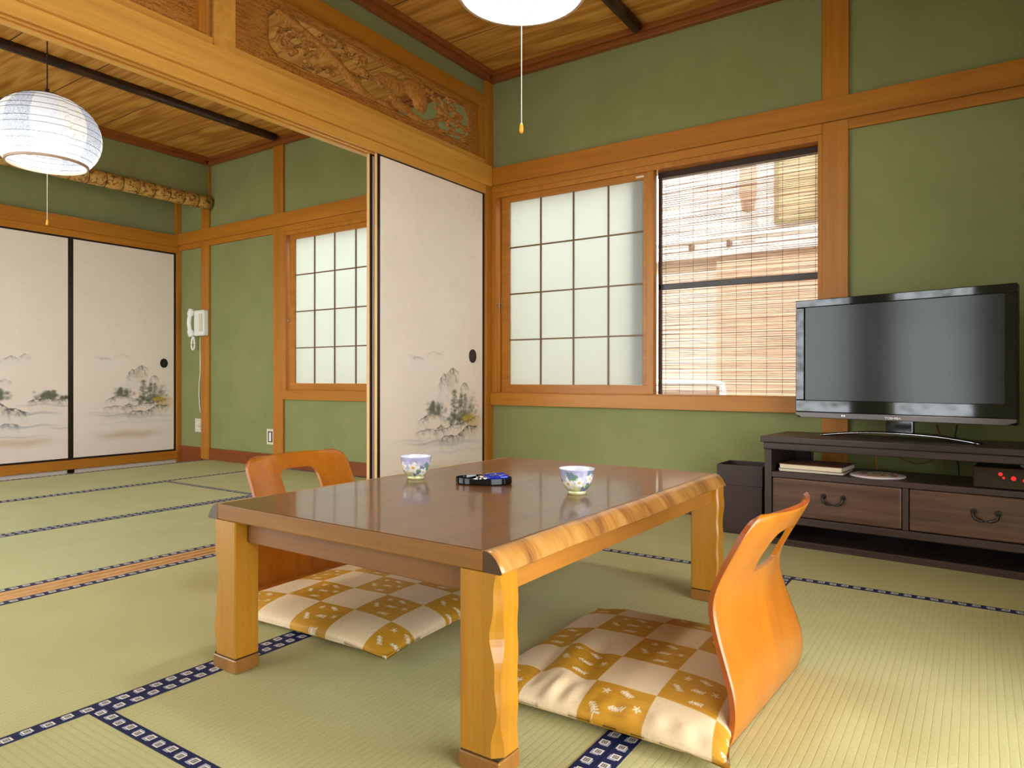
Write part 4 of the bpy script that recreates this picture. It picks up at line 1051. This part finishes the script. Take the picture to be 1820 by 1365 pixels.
# ---- telephone on the post
PH = empty('telephone', (-3.02, -.0, 1.15)); tag(PH, 'white wall telephone with its handset hung on the wooden post', 'telephone')
box(-.058, .085, -.055, -.0005, -.105, .115).build('phone_body', M['white_plastic'], PH, bevel=.014)
box(.03, .075, -.060, -.0552, -.07, .08).build('keypad', M['ivory'], PH, bevel=.001)
pts = [(-.075, -.058-.028*math.sin(math.pi*k/16)*.9, -.105+.225*k/16) for k in range(17)]
b = B(); b.tube(pts, [.026 if (k < 4 or k > 12) else .017 for k in range(17)], 12); b.build('handset', M['white_plastic'], PH, smooth=True)
pts = [(-.070+.022*math.sin(2*math.pi*k/40)*(1-.3*math.cos(math.pi*k/20)), -.05, -.165+.055*math.cos(2*math.pi*k/40)) for k in range(41)]
B().tube(pts, .0075, 8, cap=False).build('handset_cord', M['white_plastic'], PH, smooth=True)
B().tube([(-.042, -.004, -.11), (-.040, -.004, -.42), (-.050, -.006, -.50), (-.052, -.008, -.60), (-.046, -.006, -.70), (-.036, -.004, -.76)], .004, 6).build('line_cord', M['cord'], PH, smooth=True)
OU = empty('wall_socket', (-3.118, .0195, .282)); tag(OU, 'ivory wall socket with a plugged cord below the telephone', 'wall socket')
box(-.045, .045, -.008, 0, -.058, .058).build('face_plate', M['ivory'], OU, bevel=.002)
box(-.02, .02, -.0095, -.0081, -.035, -.010).build('socket_block', M['cord'], OU); box(-.02, .02, -.0095, -.0081, .010, .035).build('socket_block', M['cord'], OU)
b = B(); b.tube([(.028, -.008, -.012), (.034, -.030, -.012), (.050, -.034, .012), (.058, -.022, .026)], .004, 6); b.build('plug_cord', M['cord'], OU)
SW = empty('light_switch', (-2.136, .0195, .229)); tag(SW, 'ivory rocker switch plate low on the wall beside the far post', 'light switch')
box(-.046, .046, -.008, 0, -.061, .061).build('face_plate', M['ivory'], SW, bevel=.002)
box(-.026, .026, -.0095, -.0081, -.042, .042).build('switch_frame', M['tv_strip'], SW); box(-.012, .014, -.012, -.0096, -.034, .034).build('rocker', M['white_plastic'], SW, bevel=.001)

# ---- bamboo blind in the open half of the window
BL = empty('bamboo_blind', (1.047, .112, .602)); tag(BL, 'reed blind hanging in the open half of the main window', 'blind')
b = B(); r_ = random.Random(5); z = .004; Lb = .796
while z < 1.165:
    t = r_.uniform(.0018, .0029); a = r_.gauss(0, .0010); c = r_.gauss(0, .0012); yy = r_.uniform(-.001, .001)
    n0 = len(b.v)
    for x, dz in ((0, a), (Lb*.5, c), (Lb, -a)):
        b.v += [(x, yy-.0012, z+dz), (x, yy+.0012, z+dz), (x, yy+.0012, z+dz+t), (x, yy-.0012, z+dz+t)]
    for s_ in range(2):
        for q in range(4): b.f.append([n0+4*s_+q, n0+4*s_+(q+1) % 4, n0+4*s_+4+(q+1) % 4, n0+4*s_+4+q]); b.mi.append(0)
    z += t+(r_.uniform(.0008, .0022) if r_.random() < .85 else r_.uniform(.002, .0034))
o = b.build('reeds', M['reed'], BL); o['kind'] = 'stuff'
for k in range(11): B().tube([(.025+k*.0745, -.003, .002), (.025+k*.0745, -.003, 1.165)], .0009, 5).build('thread', M['reed_thread'], BL)
box(0, Lb, -.008, .008, 1.150, 1.176).build('head_batten', M['dark_red'], BL)

# ================================================================== OUTSIDE
gm = G('gravel_ground'); GRV = gm.done(gm.bsdf(gm.mix(gm.noise(gm.co(), 30, 4), (.32, .32, .31), (.46, .46, .45)), .95))
o = box(-12, 12, -12, 9, -.40, -.30).build('ground', GRV, None, 'structure'); tag(o, 'pale gravel ground outside the house', 'ground')
wm = G('white_siding'); WS = wm.done(wm.bsdf(wm.mix(wm.noise(wm.map(wm.co(), (1, 1, 3)), 4, 3), (.70, .67, .66), (.84, .82, .80)), .8))
BR = plain('tan_siding', (.62, .50, .40), .8); DB = plain('brown_boards', (.46, .31, .21), .8)
NB = empty('neighbour_house', (0, 1.45, -.3)); tag(NB, 'pale neighbouring house seen through the reed blind', 'building')
box(-6, 5, 0, .2, 1.84, 2.75).build('upper_wall', WS, NB)
box(-6, .93, .0, .2, 0, 1.84).build('lower_wall', BR, NB); box(.93, 5, -.03, .2, 0, 1.84).build('side_wall', DB, NB)
B().tube([(-6, -.05, 1.965), (5, -.05, 1.965)], .022, 10).build('gutter_pipe', M['white_plastic'], NB)
box(-6, 5, -.05, .0, 1.845, 1.90).build('ledge', M['white_plastic'], NB)
for x in (.75, 1.02): box(x-.012, x+.012, -.06, 0, 1.90, 1.96).build('pipe_bracket', M['dark_red'], NB)
pts = [(-6, -.06, .955), (.93, -.06, .955), (.975, -.06, .945), (.985, -.06, .90), (.985, -.06, .2)]
B().tube(pts, .025, 10).build('drain_pipe', M['white_plastic'], NB, smooth=True)
wf = B(); 
for a in ((1.32, 1.35, 2.02, 2.72), (1.86, 1.89, 2.02, 2.72), (1.35, 1.86, 2.02, 2.05), (1.35, 1.86, 2.69, 2.72), (1.58, 1.61, 2.05, 2.69)): wf.box(a[0], a[1], -.04, .0, a[2], a[3])
wfo = wf.build('window_frame', M['silver'], NB); box(1.35, 1.86, -.015, -.005, 2.05, 2.69).build('window_pane', plain('dim_pane', (.45, .38, .22), .2), wfo)
b = B(); b.lathe([(.0001, -.24), (.04, -.22), (.058, -.1), (.055, .1), (.03, .2), (.0001, .21)], 16); o = b.build('hanging_planter', DB, NB, smooth=True); o.location = (1.17, -.12, 2.34)
# garden hedge beyond the far room opening
b = B(); r_ = random.Random(3)
for k in range(5200):
    x, y, z = r_.uniform(-5.2, 1.2), -6.2+r_.gauss(0, .35), -.3+2.7*r_.random()**.8
    s_ = r_.uniform(.03, .07); a = r_.random()*6.28; e = r_.uniform(-.7, .7)
    dx, dy = s_*math.cos(a), s_*math.sin(a); n0 = len(b.v)
    b.v += [(x-dx, y-dy, z), (x-dy*.4, y+dx*.4, z+s_*e), (x+dx, y+dy, z+s_*e*.4), (x+dy*.4, y-dx*.4, z-s_*.3)]; b.f.append([n0, n0+1, n0+2, n0+3]); b.mi.append(0)
o = b.build('garden_hedge', plain('hedge_leaf', (.07, .16, .025), .6), None, 'stuff', fixn=False); tag(o, 'leafy garden hedge outside the far room', 'hedge')
